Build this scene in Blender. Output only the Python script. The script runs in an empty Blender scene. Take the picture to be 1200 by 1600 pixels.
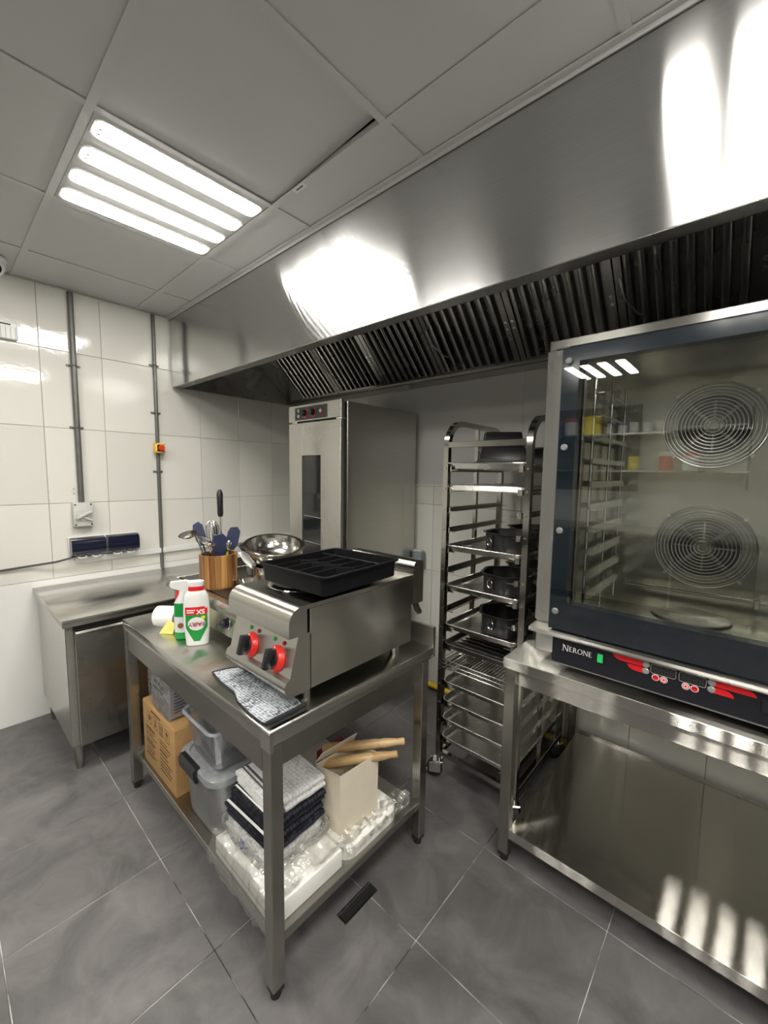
import bpy, bmesh, math, random
from mathutils import Vector, Matrix, noise as mnoise

# ---------------------------------------------------------------- camera, world, exposure
scn = bpy.context.scene
COL = scn.collection
PI = math.pi

cam_data = bpy.data.cameras.new('camera')
cam = bpy.data.objects.new('camera', cam_data)
COL.objects.link(cam)
yaw, pitch, roll = 0.731588691, -0.0959429452, 0.0137050827
fw = Vector((-math.sin(yaw) * math.cos(pitch), math.cos(yaw) * math.cos(pitch), math.sin(pitch)))
rt = Vector((math.cos(yaw), math.sin(yaw), 0.0))
up = rt.cross(fw)
rt2 = rt * math.cos(roll) + up * math.sin(roll)
up2 = -rt * math.sin(roll) + up * math.cos(roll)
cam.matrix_world = Matrix(((rt2.x, up2.x, -fw.x, 3.09), (rt2.y, up2.y, -fw.y, -2.26), (rt2.z, up2.z, -fw.z, 1.49), (0, 0, 0, 1)))
cam_data.sensor_fit = 'VERTICAL'
cam_data.sensor_height = 24.0
cam_data.lens = 640.4 / 1600.0 * 24.0
cam_data.clip_start = 0.02
scn.camera = cam

world = bpy.data.worlds.new('world')
scn.world = world
world.use_nodes = True
world.node_tree.nodes['Background'].inputs[0].default_value = (0.9, 0.95, 1.0, 1)
world.node_tree.nodes['Background'].inputs[1].default_value = 0.05

LAMP_STRENGTH = 21.0
scn.view_settings.view_transform = 'Standard'
scn.view_settings.look = 'None'
scn.view_settings.gamma = 1.0
scn.view_settings.use_curve_mapping = False
scn.view_settings.exposure = 1.10
scn.cycles.use_denoising = True
scn.cycles.max_bounces = 12
scn.cycles.diffuse_bounces = 5
scn.cycles.glossy_bounces = 6
scn.cycles.transmission_bounces = 8
scn.cycles.transparent_max_bounces = 24
scn.cycles.caustics_reflective = True
scn.cycles.caustics_refractive = False
scn.cycles.blur_glossy = 0.6
scn.cycles.sample_clamp_indirect = 4.0

# ---------------------------------------------------------------- materials
MATS = {}


def newmat(name):
    m = bpy.data.materials.new(name)
    m.use_nodes = True
    nt = m.node_tree
    p = nt.nodes['Principled BSDF']
    MATS[name] = m
    return m, nt, p


def N(nt, kind, **kw):
    n = nt.nodes.new(kind)
    for k, v in kw.items():
        if k.startswith('i_'):
            key = k[2:]
            key = int(key) if key.isdigit() else key.replace('_', ' ')
            n.inputs[key].default_value = v
        else:
            setattr(n, k, v)
    return n


def L(nt, a, ao, b, bi):
    nt.links.new(a.outputs[ao], b.inputs[bi])


def coords(nt, scale=(1, 1, 1), world_space=True):
    if world_space:
        g = N(nt, 'ShaderNodeNewGeometry')
        out = 'Position'
    else:
        g = N(nt, 'ShaderNodeTexCoord')
        out = 'Object'
    mp = N(nt, 'ShaderNodeMapping')
    mp.inputs['Scale'].default_value = scale
    L(nt, g, out, mp, 'Vector')
    return mp


def plain(name, col, rough=0.5, metal=0.0, var=0.08, nscale=30.0, bump=0.0, bscale=200.0, spec=0.5, coat=0.0, rvar=0.1):
    """procedural material: colour and roughness gently varied by noise, optional fine relief"""
    m, nt, p = newmat(name)
    mp = coords(nt)
    no = N(nt, 'ShaderNodeTexNoise', i_Scale=nscale, i_Detail=3.0)
    L(nt, mp, 0, no, 'Vector')
    mx = N(nt, 'ShaderNodeMix', data_type='RGBA')
    a = [max(0, c * (1 - var)) for c in col]
    b = [min(1, c * (1 + var)) for c in col]
    mx.inputs[6].default_value = (*a, 1)
    mx.inputs[7].default_value = (*b, 1)
    L(nt, no, 'Fac', mx, 0)
    L(nt, mx, 2, p, 'Base Color')
    mr = N(nt, 'ShaderNodeMapRange')
    mr.inputs[3].default_value = max(0.02, rough - rvar * rough)
    mr.inputs[4].default_value = min(1, rough + rvar * rough)
    L(nt, no, 'Fac', mr, 0)
    L(nt, mr, 0, p, 'Roughness')
    p.inputs['Metallic'].default_value = metal
    p.inputs['Specular IOR Level'].default_value = spec
    p.inputs['Coat Weight'].default_value = coat
    p.inputs['Coat Roughness'].default_value = 0.08
    if bump > 0:
        n2 = N(nt, 'ShaderNodeTexNoise', i_Scale=bscale, i_Detail=2.0)
        L(nt, mp, 0, n2, 'Vector')
        bu = N(nt, 'ShaderNodeBump', i_Strength=bump, i_Distance=0.002)
        L(nt, n2, 'Fac', bu, 'Height')
        L(nt, bu, 0, p, 'Normal')
    return m


def steel(name, col, rough, tangent, aniso=0.75, brush=(4, 4, 4), smear=0.10, wav=0.0, wscale=(2, 2, 2), bumps=0.03):
    """brushed stainless steel: highlights spread across the brushing (along TANGENT), with smears and slight waves"""
    m, nt, p = newmat(name)
    p.inputs['Metallic'].default_value = 1.0
    p.inputs['Anisotropic'].default_value = aniso
    t = N(nt, 'ShaderNodeCombineXYZ')
    for i in range(3):
        t.inputs[i].default_value = tangent[i]
    L(nt, t, 0, p, 'Tangent')
    mp = coords(nt, brush)
    no = N(nt, 'ShaderNodeTexNoise', i_Scale=1.0, i_Detail=4.0, i_Roughness=0.7)
    L(nt, mp, 0, no, 'Vector')
    sm = N(nt, 'ShaderNodeTexNoise', i_Scale=3.0, i_Detail=3.0, i_Roughness=0.5, i_Distortion=0.4)
    mp2 = coords(nt)
    L(nt, mp2, 0, sm, 'Vector')
    mx = N(nt, 'ShaderNodeMix', data_type='RGBA')
    mx.inputs[6].default_value = (*[c * 0.88 for c in col], 1)
    mx.inputs[7].default_value = (*[min(1, c * 1.10) for c in col], 1)
    L(nt, no, 'Fac', mx, 0)
    L(nt, mx, 2, p, 'Base Color')
    mr = N(nt, 'ShaderNodeMapRange')
    mr.inputs[1].default_value = 0.3
    mr.inputs[2].default_value = 0.75
    mr.inputs[3].default_value = max(0.03, rough - smear)
    mr.inputs[4].default_value = rough + smear
    L(nt, sm, 'Fac', mr, 0)
    L(nt, mr, 0, p, 'Roughness')
    bu = N(nt, 'ShaderNodeBump', i_Strength=bumps, i_Distance=0.001)
    L(nt, no, 'Fac', bu, 'Height')
    last = bu
    if wav > 0:
        mp3 = coords(nt, wscale)
        wn = N(nt, 'ShaderNodeTexNoise', i_Scale=1.0, i_Detail=1.0)
        L(nt, mp3, 0, wn, 'Vector')
        b2 = N(nt, 'ShaderNodeBump', i_Strength=wav, i_Distance=0.02)
        L(nt, wn, 'Fac', b2, 'Height')
        L(nt, bu, 0, b2, 'Normal')
        last = b2
    L(nt, last, 0, p, 'Normal')
    return m


def clear(name, tint, haze=0.0, hazecol=(0.9, 0.93, 0.95), ior=1.45, rough=0.05, bump=0.0, bscale=40.0, boost=0.0):
    """thin clear sheet: passes light straight on, reflects by angle, with a share of milky haze"""
    m, nt, p = newmat(name)
    nt.nodes.remove(p)
    out = nt.nodes['Material Output']
    tr = N(nt, 'ShaderNodeBsdfTransparent')
    tr.inputs[0].default_value = (*tint, 1)
    gl = N(nt, 'ShaderNodeBsdfGlossy', i_Roughness=rough)
    gl.inputs[0].default_value = (1, 1, 1, 1)
    fr = N(nt, 'ShaderNodeFresnel', i_IOR=ior)
    mp = coords(nt)
    no = N(nt, 'ShaderNodeTexNoise', i_Scale=bscale, i_Detail=3.0)
    L(nt, mp, 0, no, 'Vector')
    if bump > 0:
        bu = N(nt, 'ShaderNodeBump', i_Strength=bump, i_Distance=0.01)
        L(nt, no, 'Fac', bu, 'Height')
        L(nt, bu, 0, gl, 'Normal')
        L(nt, bu, 0, fr, 'Normal')
    base = tr
    if haze > 0:
        df = N(nt, 'ShaderNodeBsdfDiffuse')
        df.inputs[0].default_value = (*hazecol, 1)
        tl = N(nt, 'ShaderNodeBsdfTranslucent')
        tl.inputs[0].default_value = (*hazecol, 1)
        hm = N(nt, 'ShaderNodeMixShader', i_0=0.5)
        L(nt, df, 0, hm, 1)
        L(nt, tl, 0, hm, 2)
        ms = N(nt, 'ShaderNodeMixShader')
        mr = N(nt, 'ShaderNodeMapRange')
        mr.inputs[3].default_value = haze * 0.6
        mr.inputs[4].default_value = min(1, haze * 1.4)
        L(nt, no, 'Fac', mr, 0)
        L(nt, mr, 0, ms, 0)
        L(nt, tr, 0, ms, 1)
        L(nt, hm, 0, ms, 2)
        base = ms
    mixs = N(nt, 'ShaderNodeMixShader')
    if boost > 0:
        ad = N(nt, 'ShaderNodeMath', operation='ADD', use_clamp=True)
        ad.inputs[1].default_value = boost
        L(nt, fr, 0, ad, 0)
        L(nt, ad, 0, mixs, 0)
    else:
        L(nt, fr, 0, mixs, 0)
    L(nt, base, 0, mixs, 1)
    L(nt, gl, 0, mixs, 2)
    L(nt, mixs, 0, out, 'Surface')
    return m


def emit(name, col, strength):
    m, nt, p = newmat(name)
    mp = coords(nt)
    no = N(nt, 'ShaderNodeTexNoise', i_Scale=12.0)
    L(nt, mp, 0, no, 'Vector')
    mr = N(nt, 'ShaderNodeMapRange')
    mr.inputs[3].default_value = strength * 0.95
    mr.inputs[4].default_value = strength * 1.05
    L(nt, no, 'Fac', mr, 0)
    p.inputs['Base Color'].default_value = (*col, 1)
    p.inputs['Emission Color'].default_value = (*col, 1)
    L(nt, mr, 0, p, 'Emission Strength')
    return m


SC = (0.54, 0.53, 0.495)
ST_V = steel('steel_vertical_spread', SC, 0.27, (0.03, 0.02, 1), 1.0, (6, 6, 260), smear=0.03, wav=0.06, wscale=(2.5, 2, 1.0))      # upright panels brushed along x
ST_Y = steel('steel_depth_spread', SC, 0.24, (0.02, 1, 0.03), 1.0, (5, 240, 240), smear=0.03, wav=0.06, wscale=(3.5, 2, 2))            # tops brushed along x
ST_X = steel('steel_side', SC, 0.24, (0.03, 0.03, 1), 0.8, (200, 6, 200), smear=0.03)                                    # side panels
ST_D = steel('steel_dull', (0.40, 0.39, 0.36), 0.36, (0.03, 0.03, 1), 0.8, (150, 8, 150), smear=0.04)
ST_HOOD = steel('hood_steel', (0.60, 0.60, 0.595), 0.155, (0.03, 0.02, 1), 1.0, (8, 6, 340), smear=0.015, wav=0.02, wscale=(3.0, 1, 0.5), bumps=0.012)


def wipe_marks(m, arcs):
    """curved cleaning marks: faint concentric ridges around given points of the xz plane"""
    nt = m.node_tree
    p = nt.nodes['Principled BSDF']
    src = p.inputs['Normal'].links[0].from_socket
    for (cx, cz, r0, r1, pitch, amp, xa, xb) in arcs:
        g = N(nt, 'ShaderNodeNewGeometry')
        sb = N(nt, 'ShaderNodeVectorMath', operation='SUBTRACT')
        sb.inputs[1].default_value = (cx, -1.075, cz)
        L(nt, g, 'Position', sb, 0)
        ln = N(nt, 'ShaderNodeVectorMath', operation='LENGTH')
        L(nt, sb, 0, ln, 0)
        ns = N(nt, 'ShaderNodeTexNoise', i_Scale=3.0, i_Detail=2.0)
        L(nt, g, 'Position', ns, 'Vector')
        wob = N(nt, 'ShaderNodeMath', operation='MULTIPLY_ADD')
        wob.inputs[1].default_value = 0.06
        L(nt, ns, 'Fac', wob, 0)
        L(nt, ln, 'Value', wob, 2)
        mu = N(nt, 'ShaderNodeMath', operation='MULTIPLY')
        mu.inputs[1].default_value = 2 * PI / pitch
        L(nt, wob, 0, mu, 0)
        sn = N(nt, 'ShaderNodeMath', operation='SINE')
        L(nt, mu, 0, sn, 0)
        a = N(nt, 'ShaderNodeMapRange', interpolation_type='SMOOTHSTEP')
        a.inputs[1].default_value = r0
        a.inputs[2].default_value = r0 + (r1 - r0) * 0.2
        L(nt, ln, 'Value', a, 0)
        c = N(nt, 'ShaderNodeMapRange', interpolation_type='SMOOTHSTEP')
        c.inputs[1].default_value = r1
        c.inputs[2].default_value = r1 - (r1 - r0) * 0.2
        L(nt, ln, 'Value', c, 0)
        m1 = N(nt, 'ShaderNodeMath', operation='MULTIPLY')
        L(nt, a, 0, m1, 0)
        L(nt, c, 0, m1, 1)
        sx = N(nt, 'ShaderNodeSeparateXYZ')
        L(nt, g, 'Position', sx, 0)
        xm = N(nt, 'ShaderNodeMapRange', interpolation_type='SMOOTHSTEP')
        xm.inputs[1].default_value = xa
        xm.inputs[2].default_value = xb
        L(nt, sx, 0, xm, 0)
        m0 = N(nt, 'ShaderNodeMath', operation='MULTIPLY')
        L(nt, m1, 0, m0, 0)
        L(nt, xm, 0, m0, 1)
        m2 = N(nt, 'ShaderNodeMath', operation='MULTIPLY')
        L(nt, m0, 0, m2, 0)
        L(nt, sn, 0, m2, 1)
        bu = N(nt, 'ShaderNodeBump', i_Strength=1.0, i_Distance=amp)
        L(nt, m2, 0, bu, 'Height')
        nt.links.new(src, bu.inputs['Normal'])
        src = bu.outputs[0]
    nt.links.new(src, p.inputs['Normal'])
    return m


wipe_marks(ST_HOOD, ((2.34, 2.85, 0.62, 1.13, 0.021, 0.00012, 2.20, 2.02), (2.86, 2.22, 0.04, 0.24, 0.013, 0.00001, 3.0, 2.8)))
ST_ROLL = steel('rolled_edge_steel', (0.56, 0.545, 0.50), 0.24, (1, 0.03, 0.03), 0.95, (240, 240, 6), smear=0.03)
ST_DOOR = steel('dark_door_steel', (0.40, 0.385, 0.35), 0.27, (0.03, 1, 0.03), 0.9, (6, 6, 200), smear=0.03)
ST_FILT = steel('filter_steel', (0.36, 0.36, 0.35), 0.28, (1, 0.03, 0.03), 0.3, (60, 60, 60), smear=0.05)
ST_APRON = steel('apron_steel', (0.38, 0.37, 0.34), 0.25, (1, 0.03, 0.03), 0.9, (6, 6, 240), smear=0.03)
ST_LEG = steel('leg_steel', (0.40, 0.385, 0.35), 0.24, (1, 0.5, 0.03), 0.9, (200, 200, 5), smear=0.04)


def streak_steel(name, col, rough, spread, amount, axis=1):
    """long-grained polished sheet: the grain runs along x and throws highlights into thin lines across it"""
    m = steel(name, col, rough, (0.02, 1, 0.03) if axis == 1 else (0.02, 0.03, 1), 0.0, (5, 240, 240), smear=0.01, wav=0.05, wscale=(4.0, 2.2, 1))
    nt = m.node_tree
    p = nt.nodes['Principled BSDF']
    src = p.inputs['Normal'].links[0].from_socket
    mp = coords(nt, (40, 3000, 3000))
    wn = N(nt, 'ShaderNodeTexWhiteNoise')
    wn.noise_dimensions = '3D'
    L(nt, mp, 0, wn, 'Vector')
    sub = N(nt, 'ShaderNodeMath', operation='SUBTRACT')
    sub.inputs[1].default_value = 0.5
    L(nt, wn, 'Value', sub, 0)
    # cubed: most grain lies flat, a little of it tilts far
    sq = N(nt, 'ShaderNodeMath', operation='POWER')
    ab = N(nt, 'ShaderNodeMath', operation='ABSOLUTE')
    L(nt, sub, 0, ab, 0)
    L(nt, ab, 0, sq, 0)
    sq.inputs[1].default_value = amount
    sg = N(nt, 'ShaderNodeMath', operation='SIGN')
    L(nt, sub, 0, sg, 0)
    mu = N(nt, 'ShaderNodeMath', operation='MULTIPLY')
    L(nt, sq, 0, mu, 0)
    L(nt, sg, 0, mu, 1)
    sc = N(nt, 'ShaderNodeMath', operation='MULTIPLY')
    sc.inputs[1].default_value = spread * 2 ** amount
    L(nt, mu, 0, sc, 0)
    cy = N(nt, 'ShaderNodeCombineXYZ')
    L(nt, sc, 0, cy, axis)
    ad = N(nt, 'ShaderNodeVectorMath', operation='ADD')
    nt.links.new(src, ad.inputs[0])
    L(nt, cy, 0, ad, 1)
    no = N(nt, 'ShaderNodeVectorMath', operation='NORMALIZE')
    L(nt, ad, 0, no, 0)
    nt.links.new(no.outputs[0], p.inputs['Normal'])
    return m


ST_SHELF = streak_steel('grained_shelf_steel', (0.64, 0.62, 0.575), 0.035, 0.72, 3.2)
ST_LIP = streak_steel('grained_lip_steel', (0.52, 0.51, 0.475), 0.05, 1.1, 2.4, 2)
CHROME = plain('chrome', (0.72, 0.72, 0.70), 0.12, 1.0, var=0.05)
RACKST = plain('rack_steel', (0.50, 0.485, 0.45), 0.13, 1.0, var=0.12, nscale=14)
ALU = plain('tray_aluminium', (0.74, 0.73, 0.70), 0.27, 1.0, var=0.10, nscale=9)
POLST = plain('polished_pan_steel', (0.70, 0.68, 0.63), 0.14, 1.0, var=0.06)
WHITE_TILE, nt, p = newmat('wall_tile')
mp = coords(nt)
oi = N(nt, 'ShaderNodeObjectInfo')
n1 = N(nt, 'ShaderNodeTexNoise', i_Scale=1.6, i_Detail=2.0)
L(nt, mp, 0, n1, 'Vector')
mx = N(nt, 'ShaderNodeMix', data_type='RGBA')
mx.inputs[6].default_value = (0.61, 0.60, 0.555, 1)
mx.inputs[7].default_value = (0.68, 0.67, 0.62, 1)
L(nt, oi, 'Random', mx, 0)
L(nt, mx, 2, p, 'Base Color')
p.inputs['Roughness'].default_value = 0.07
n2 = N(nt, 'ShaderNodeTexNoise', i_Scale=42.0, i_Detail=2.0)
L(nt, mp, 0, n2, 'Vector')
bu = N(nt, 'ShaderNodeBump', i_Strength=0.09, i_Distance=0.004)
L(nt, n2, 'Fac', bu, 'Height')
L(nt, bu, 0, p, 'Normal')
GROUT = plain('wall_grout', (0.40, 0.385, 0.34), 0.85, var=0.15)
WPANEL = plain('white_wall_panel', (0.74, 0.735, 0.71), 0.3, var=0.03, nscale=2, bump=0.05, bscale=20)
SIDEWALL = plain('side_wall_paint', (0.36, 0.365, 0.36), 0.5, var=0.05, nscale=3)
GPANEL = plain('grey_wall_panel', (0.50, 0.50, 0.48), 0.28, var=0.03, nscale=2)
PLASTER = plain('far_wall_paint', (0.44, 0.44, 0.425), 0.5, var=0.04, nscale=3)
CEILT = plain('ceiling_tile_white', (0.53, 0.535, 0.525), 0.6, var=0.02, nscale=3, bump=0.03, bscale=300)
CEILB = plain('ceiling_bar_white', (0.53, 0.53, 0.52), 0.45, var=0.03)
CEILDARK = plain('ceiling_void', (0.05, 0.05, 0.05), 0.9)

FLOORT, nt, p = newmat('floor_tile_charcoal')
mp = coords(nt)
oi = N(nt, 'ShaderNodeObjectInfo')
n1 = N(nt, 'ShaderNodeTexNoise', i_Scale=5.0, i_Detail=8.0, i_Roughness=0.62, i_Distortion=0.7)
L(nt, mp, 0, n1, 'Vector')
cr = N(nt, 'ShaderNodeValToRGB')
cr.color_ramp.elements[0].position = 0.32
cr.color_ramp.elements[0].color = (0.072, 0.069, 0.070, 1)
cr.color_ramp.elements[1].position = 0.72
cr.color_ramp.elements[1].color = (0.165, 0.157, 0.155, 1)
L(nt, n1, 'Fac', cr, 0)
hv = N(nt, 'ShaderNodeHueSaturation')
mr = N(nt, 'ShaderNodeMapRange')
mr.inputs[3].default_value = 0.9
mr.inputs[4].default_value = 1.12
L(nt, oi, 'Random', mr, 0)
L(nt, mr, 0, hv, 'Value')
L(nt, cr, 0, hv, 'Color')
L(nt, hv, 0, p, 'Base Color')
n2 = N(nt, 'ShaderNodeTexNoise', i_Scale=28.0, i_Detail=5.0)
L(nt, mp, 0, n2, 'Vector')
mr2 = N(nt, 'ShaderNodeMapRange')
mr2.inputs[3].default_value = 0.34
mr2.inputs[4].default_value = 0.58
L(nt, n2, 'Fac', mr2, 0)
L(nt, mr2, 0, p, 'Roughness')
bu = N(nt, 'ShaderNodeBump', i_Strength=0.25, i_Distance=0.003)
L(nt, n2, 'Fac', bu, 'Height')
L(nt, bu, 0, p, 'Normal')

FGROUT, nt, p = newmat('floor_grout')
mp = coords(nt)
n1 = N(nt, 'ShaderNodeTexNoise', i_Scale=7.0, i_Detail=3.0)
L(nt, mp, 0, n1, 'Vector')
cr = N(nt, 'ShaderNodeValToRGB')
cr.color_ramp.elements[0].position = 0.40
cr.color_ramp.elements[0].color = (0.03, 0.03, 0.03, 1)
cr.color_ramp.elements[1].position = 0.56
cr.color_ramp.elements[1].color = (0.50, 0.49, 0.47, 1)
L(nt, n1, 'Fac', cr, 0)
L(nt, cr, 0, p, 'Base Color')
p.inputs['Roughness'].default_value = 0.85

BLACKP = plain('black_plastic', (0.012, 0.012, 0.014), 0.35, bump=0.05)
TRAYBLK = plain('tray_black_plastic', (0.006, 0.006, 0.007), 0.38, spec=0.14)
BLACKM = plain('black_matte', (0.010, 0.010, 0.011), 0.55)
RUBBER = plain('black_rubber', (0.015, 0.015, 0.015), 0.7)
NAVYPL = plain('smoked_navy_plastic', (0.010, 0.011, 0.028), 0.12)
NAVYS = plain('navy_silicone', (0.022, 0.030, 0.075), 0.45)
GREYPL = plain('grey_plastic', (0.50, 0.50, 0.47), 0.45)
WHITEPL = plain('white_plastic', (0.70, 0.70, 0.69), 0.32, var=0.03)
CONDUIT = plain('galvanised_conduit', (0.13, 0.13, 0.125), 0.42, 0.4, var=0.15, nscale=20)
YELLOWP = plain('yellow_plastic', (0.80, 0.52, 0.02), 0.4)
REDP = plain('red_plastic', (0.62, 0.025, 0.018), 0.3)
RED2 = plain('signal_red', (0.70, 0.012, 0.018), 0.35)
GREENP = plain('green_plastic', (0.015, 0.30, 0.06), 0.3)
OVENBLUE = plain('oven_blue_enamel', (0.020, 0.034, 0.052), 0.12, var=0.04, nscale=4)
PANELBLK = plain('oven_control_black', (0.010, 0.011, 0.015), 0.25, var=0.05)
KRAFT = plain('brown_cardboard', (0.42, 0.25, 0.10), 0.75, var=0.10, nscale=60)
KPRINT = plain('dark_brown_print', (0.10, 0.055, 0.02), 0.8)
CREAM = plain('cream_paper', (0.72, 0.65, 0.52), 0.7, var=0.05)
WPAPER = plain('white_foam', (0.92, 0.91, 0.86), 0.6, var=0.05, nscale=18)
YPIPE = plain('yellow_gas_pipe', (0.72, 0.50, 0.01), 0.35)
GLASS = clear('door_glass', (0.97, 0.98, 0.975), ior=1.5, rough=0.0, boost=0.0)
GLASS_F = clear('coated_door_glass', (0.93, 0.94, 0.935), ior=1.5, rough=0.0, boost=0.008)
SMOKED = plain('smoked_door_glass', (0.012, 0.013, 0.013), 0.05, var=0.02)
CLEARPL = clear('clear_plastic', (0.985, 0.99, 0.995), haze=0.24, hazecol=(0.95, 0.97, 1.0), rough=0.12)
LIDPL = clear('frosted_lid_plastic', (0.97, 0.98, 1.0), haze=0.5, hazecol=(0.84, 0.90, 0.97), rough=0.2)
WRAP = clear('plastic_wrap', (0.995, 0.995, 0.99), haze=0.09, hazecol=(0.95, 0.94, 0.9), ior=1.55, rough=0.07, bump=1.0, bscale=38, boost=0.08)
PANBLK = plain('dark_nonstick', (0.020, 0.020, 0.021), 0.33, 0.2, var=0.1)
HOTPL = plain('cast_hotplate', (0.13, 0.13, 0.14), 0.45, 0.4)
LAMPON = emit('lamp_diffuser_lit', (1.0, 0.965, 0.895), LAMP_STRENGTH)
GREENLIT = emit('green_switch_lit', (0.01, 0.30, 0.07), 0.35)


def woodmat(name, c0, c1, sc=(60, 60, 4)):
    m, nt, p = newmat(name)
    mp = coords(nt, sc, False)
    no = N(nt, 'ShaderNodeTexNoise', i_Scale=1.0, i_Detail=5.0, i_Distortion=0.4)
    L(nt, mp, 0, no, 'Vector')
    oi = N(nt, 'ShaderNodeObjectInfo')
    ad = N(nt, 'ShaderNodeMath', operation='ADD')
    mu = N(nt, 'ShaderNodeMath', operation='MULTIPLY_ADD')
    mu.inputs[1].default_value = 0.7
    mu.inputs[2].default_value = -0.35
    L(nt, oi, 'Random', mu, 0)
    L(nt, no, 'Fac', ad, 0)
    L(nt, mu, 0, ad, 1)
    cr = N(nt, 'ShaderNodeValToRGB')
    cr.color_ramp.elements[0].position = 0.15
    cr.color_ramp.elements[0].color = (*c0, 1)
    cr.color_ramp.elements[1].position = 0.85
    cr.color_ramp.elements[1].color = (*c1, 1)
    L(nt, ad, 0, cr, 0)
    L(nt, cr, 0, p, 'Base Color')
    p.inputs['Roughness'].default_value = 0.35
    return m


ACACIA = woodmat('acacia_stave', (0.13, 0.045, 0.012), (0.52, 0.28, 0.09))
PINWOOD = woodmat('rolling_pin_wood', (0.42, 0.26, 0.11), (0.62, 0.44, 0.22), (8, 60, 60))

# perforated strip of the hood
PERF, nt, p = newmat('perforated_steel')
p.inputs['Metallic'].default_value = 1.0
p.inputs['Roughness'].default_value = 0.35
mp = coords(nt, (70, 70, 70))
vo = N(nt, 'ShaderNodeTexVoronoi', i_Scale=1.0, i_Randomness=0.0)
vo.voronoi_dimensions = '2D'
L(nt, mp, 0, vo, 'Vector')
cr = N(nt, 'ShaderNodeValToRGB')
cr.color_ramp.interpolation = 'CONSTANT'
cr.color_ramp.elements[0].color = (0.008, 0.008, 0.008, 1)
cr.color_ramp.elements[1].position = 0.33
cr.color_ramp.elements[1].color = (0.34, 0.34, 0.33, 1)
L(nt, vo, 'Distance', cr, 0)
L(nt, cr, 0, p, 'Base Color')

# woven cloths
def weave(name, c0, c1, scale, dark=0.5):
    m, nt, p = newmat(name)
    mp = coords(nt, (scale, scale, scale), False)
    ch = N(nt, 'ShaderNodeTexVoronoi', i_Scale=1.0, i_Randomness=0.35)
    L(nt, mp, 0, ch, 'Vector')
    cr = N(nt, 'ShaderNodeValToRGB')
    cr.color_ramp.elements[0].position = dark - 0.17
    cr.color_ramp.elements[0].color = (*c1, 1)
    cr.color_ramp.elements[1].position = dark + 0.15
    cr.color_ramp.elements[1].color = (*c0, 1)
    L(nt, ch, 'Distance', cr, 0)
    L(nt, cr, 0, p, 'Base Color')
    p.inputs['Roughness'].default_value = 0.9
    p.inputs['Specular IOR Level'].default_value = 0.15
    bu = N(nt, 'ShaderNodeBump', i_Strength=0.6, i_Distance=0.004)
    bu.invert = True
    L(nt, ch, 'Distance', bu, 'Height')
    L(nt, bu, 0, p, 'Normal')
    return m


DISHCL = weave('grey_mesh_cloth', (0.05, 0.055, 0.065), (0.42, 0.45, 0.48), 120, 0.60)
TOWELW = weave('white_waffle_towel', (0.58, 0.58, 0.58), (0.86, 0.86, 0.85), 75, 0.6)
TOWELN = weave('navy_waffle_towel', (0.010, 0.011, 0.015), (0.040, 0.042, 0.055), 80, 0.5)
BLACKCL = plain('black_cloth_binding', (0.012, 0.012, 0.014), 0.9, bump=0.3, bscale=400)
STRIPEW = plain('white_cloth_stripe', (0.82, 0.82, 0.82), 0.9, bump=0.3, bscale=400)
STRIPEG = plain('grey_cloth_stripe', (0.10, 0.10, 0.12), 0.9, bump=0.3, bscale=400)

# ---------------------------------------------------------------- mesh helpers
OFF = {}          # object name -> world offset of its local frame


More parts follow.
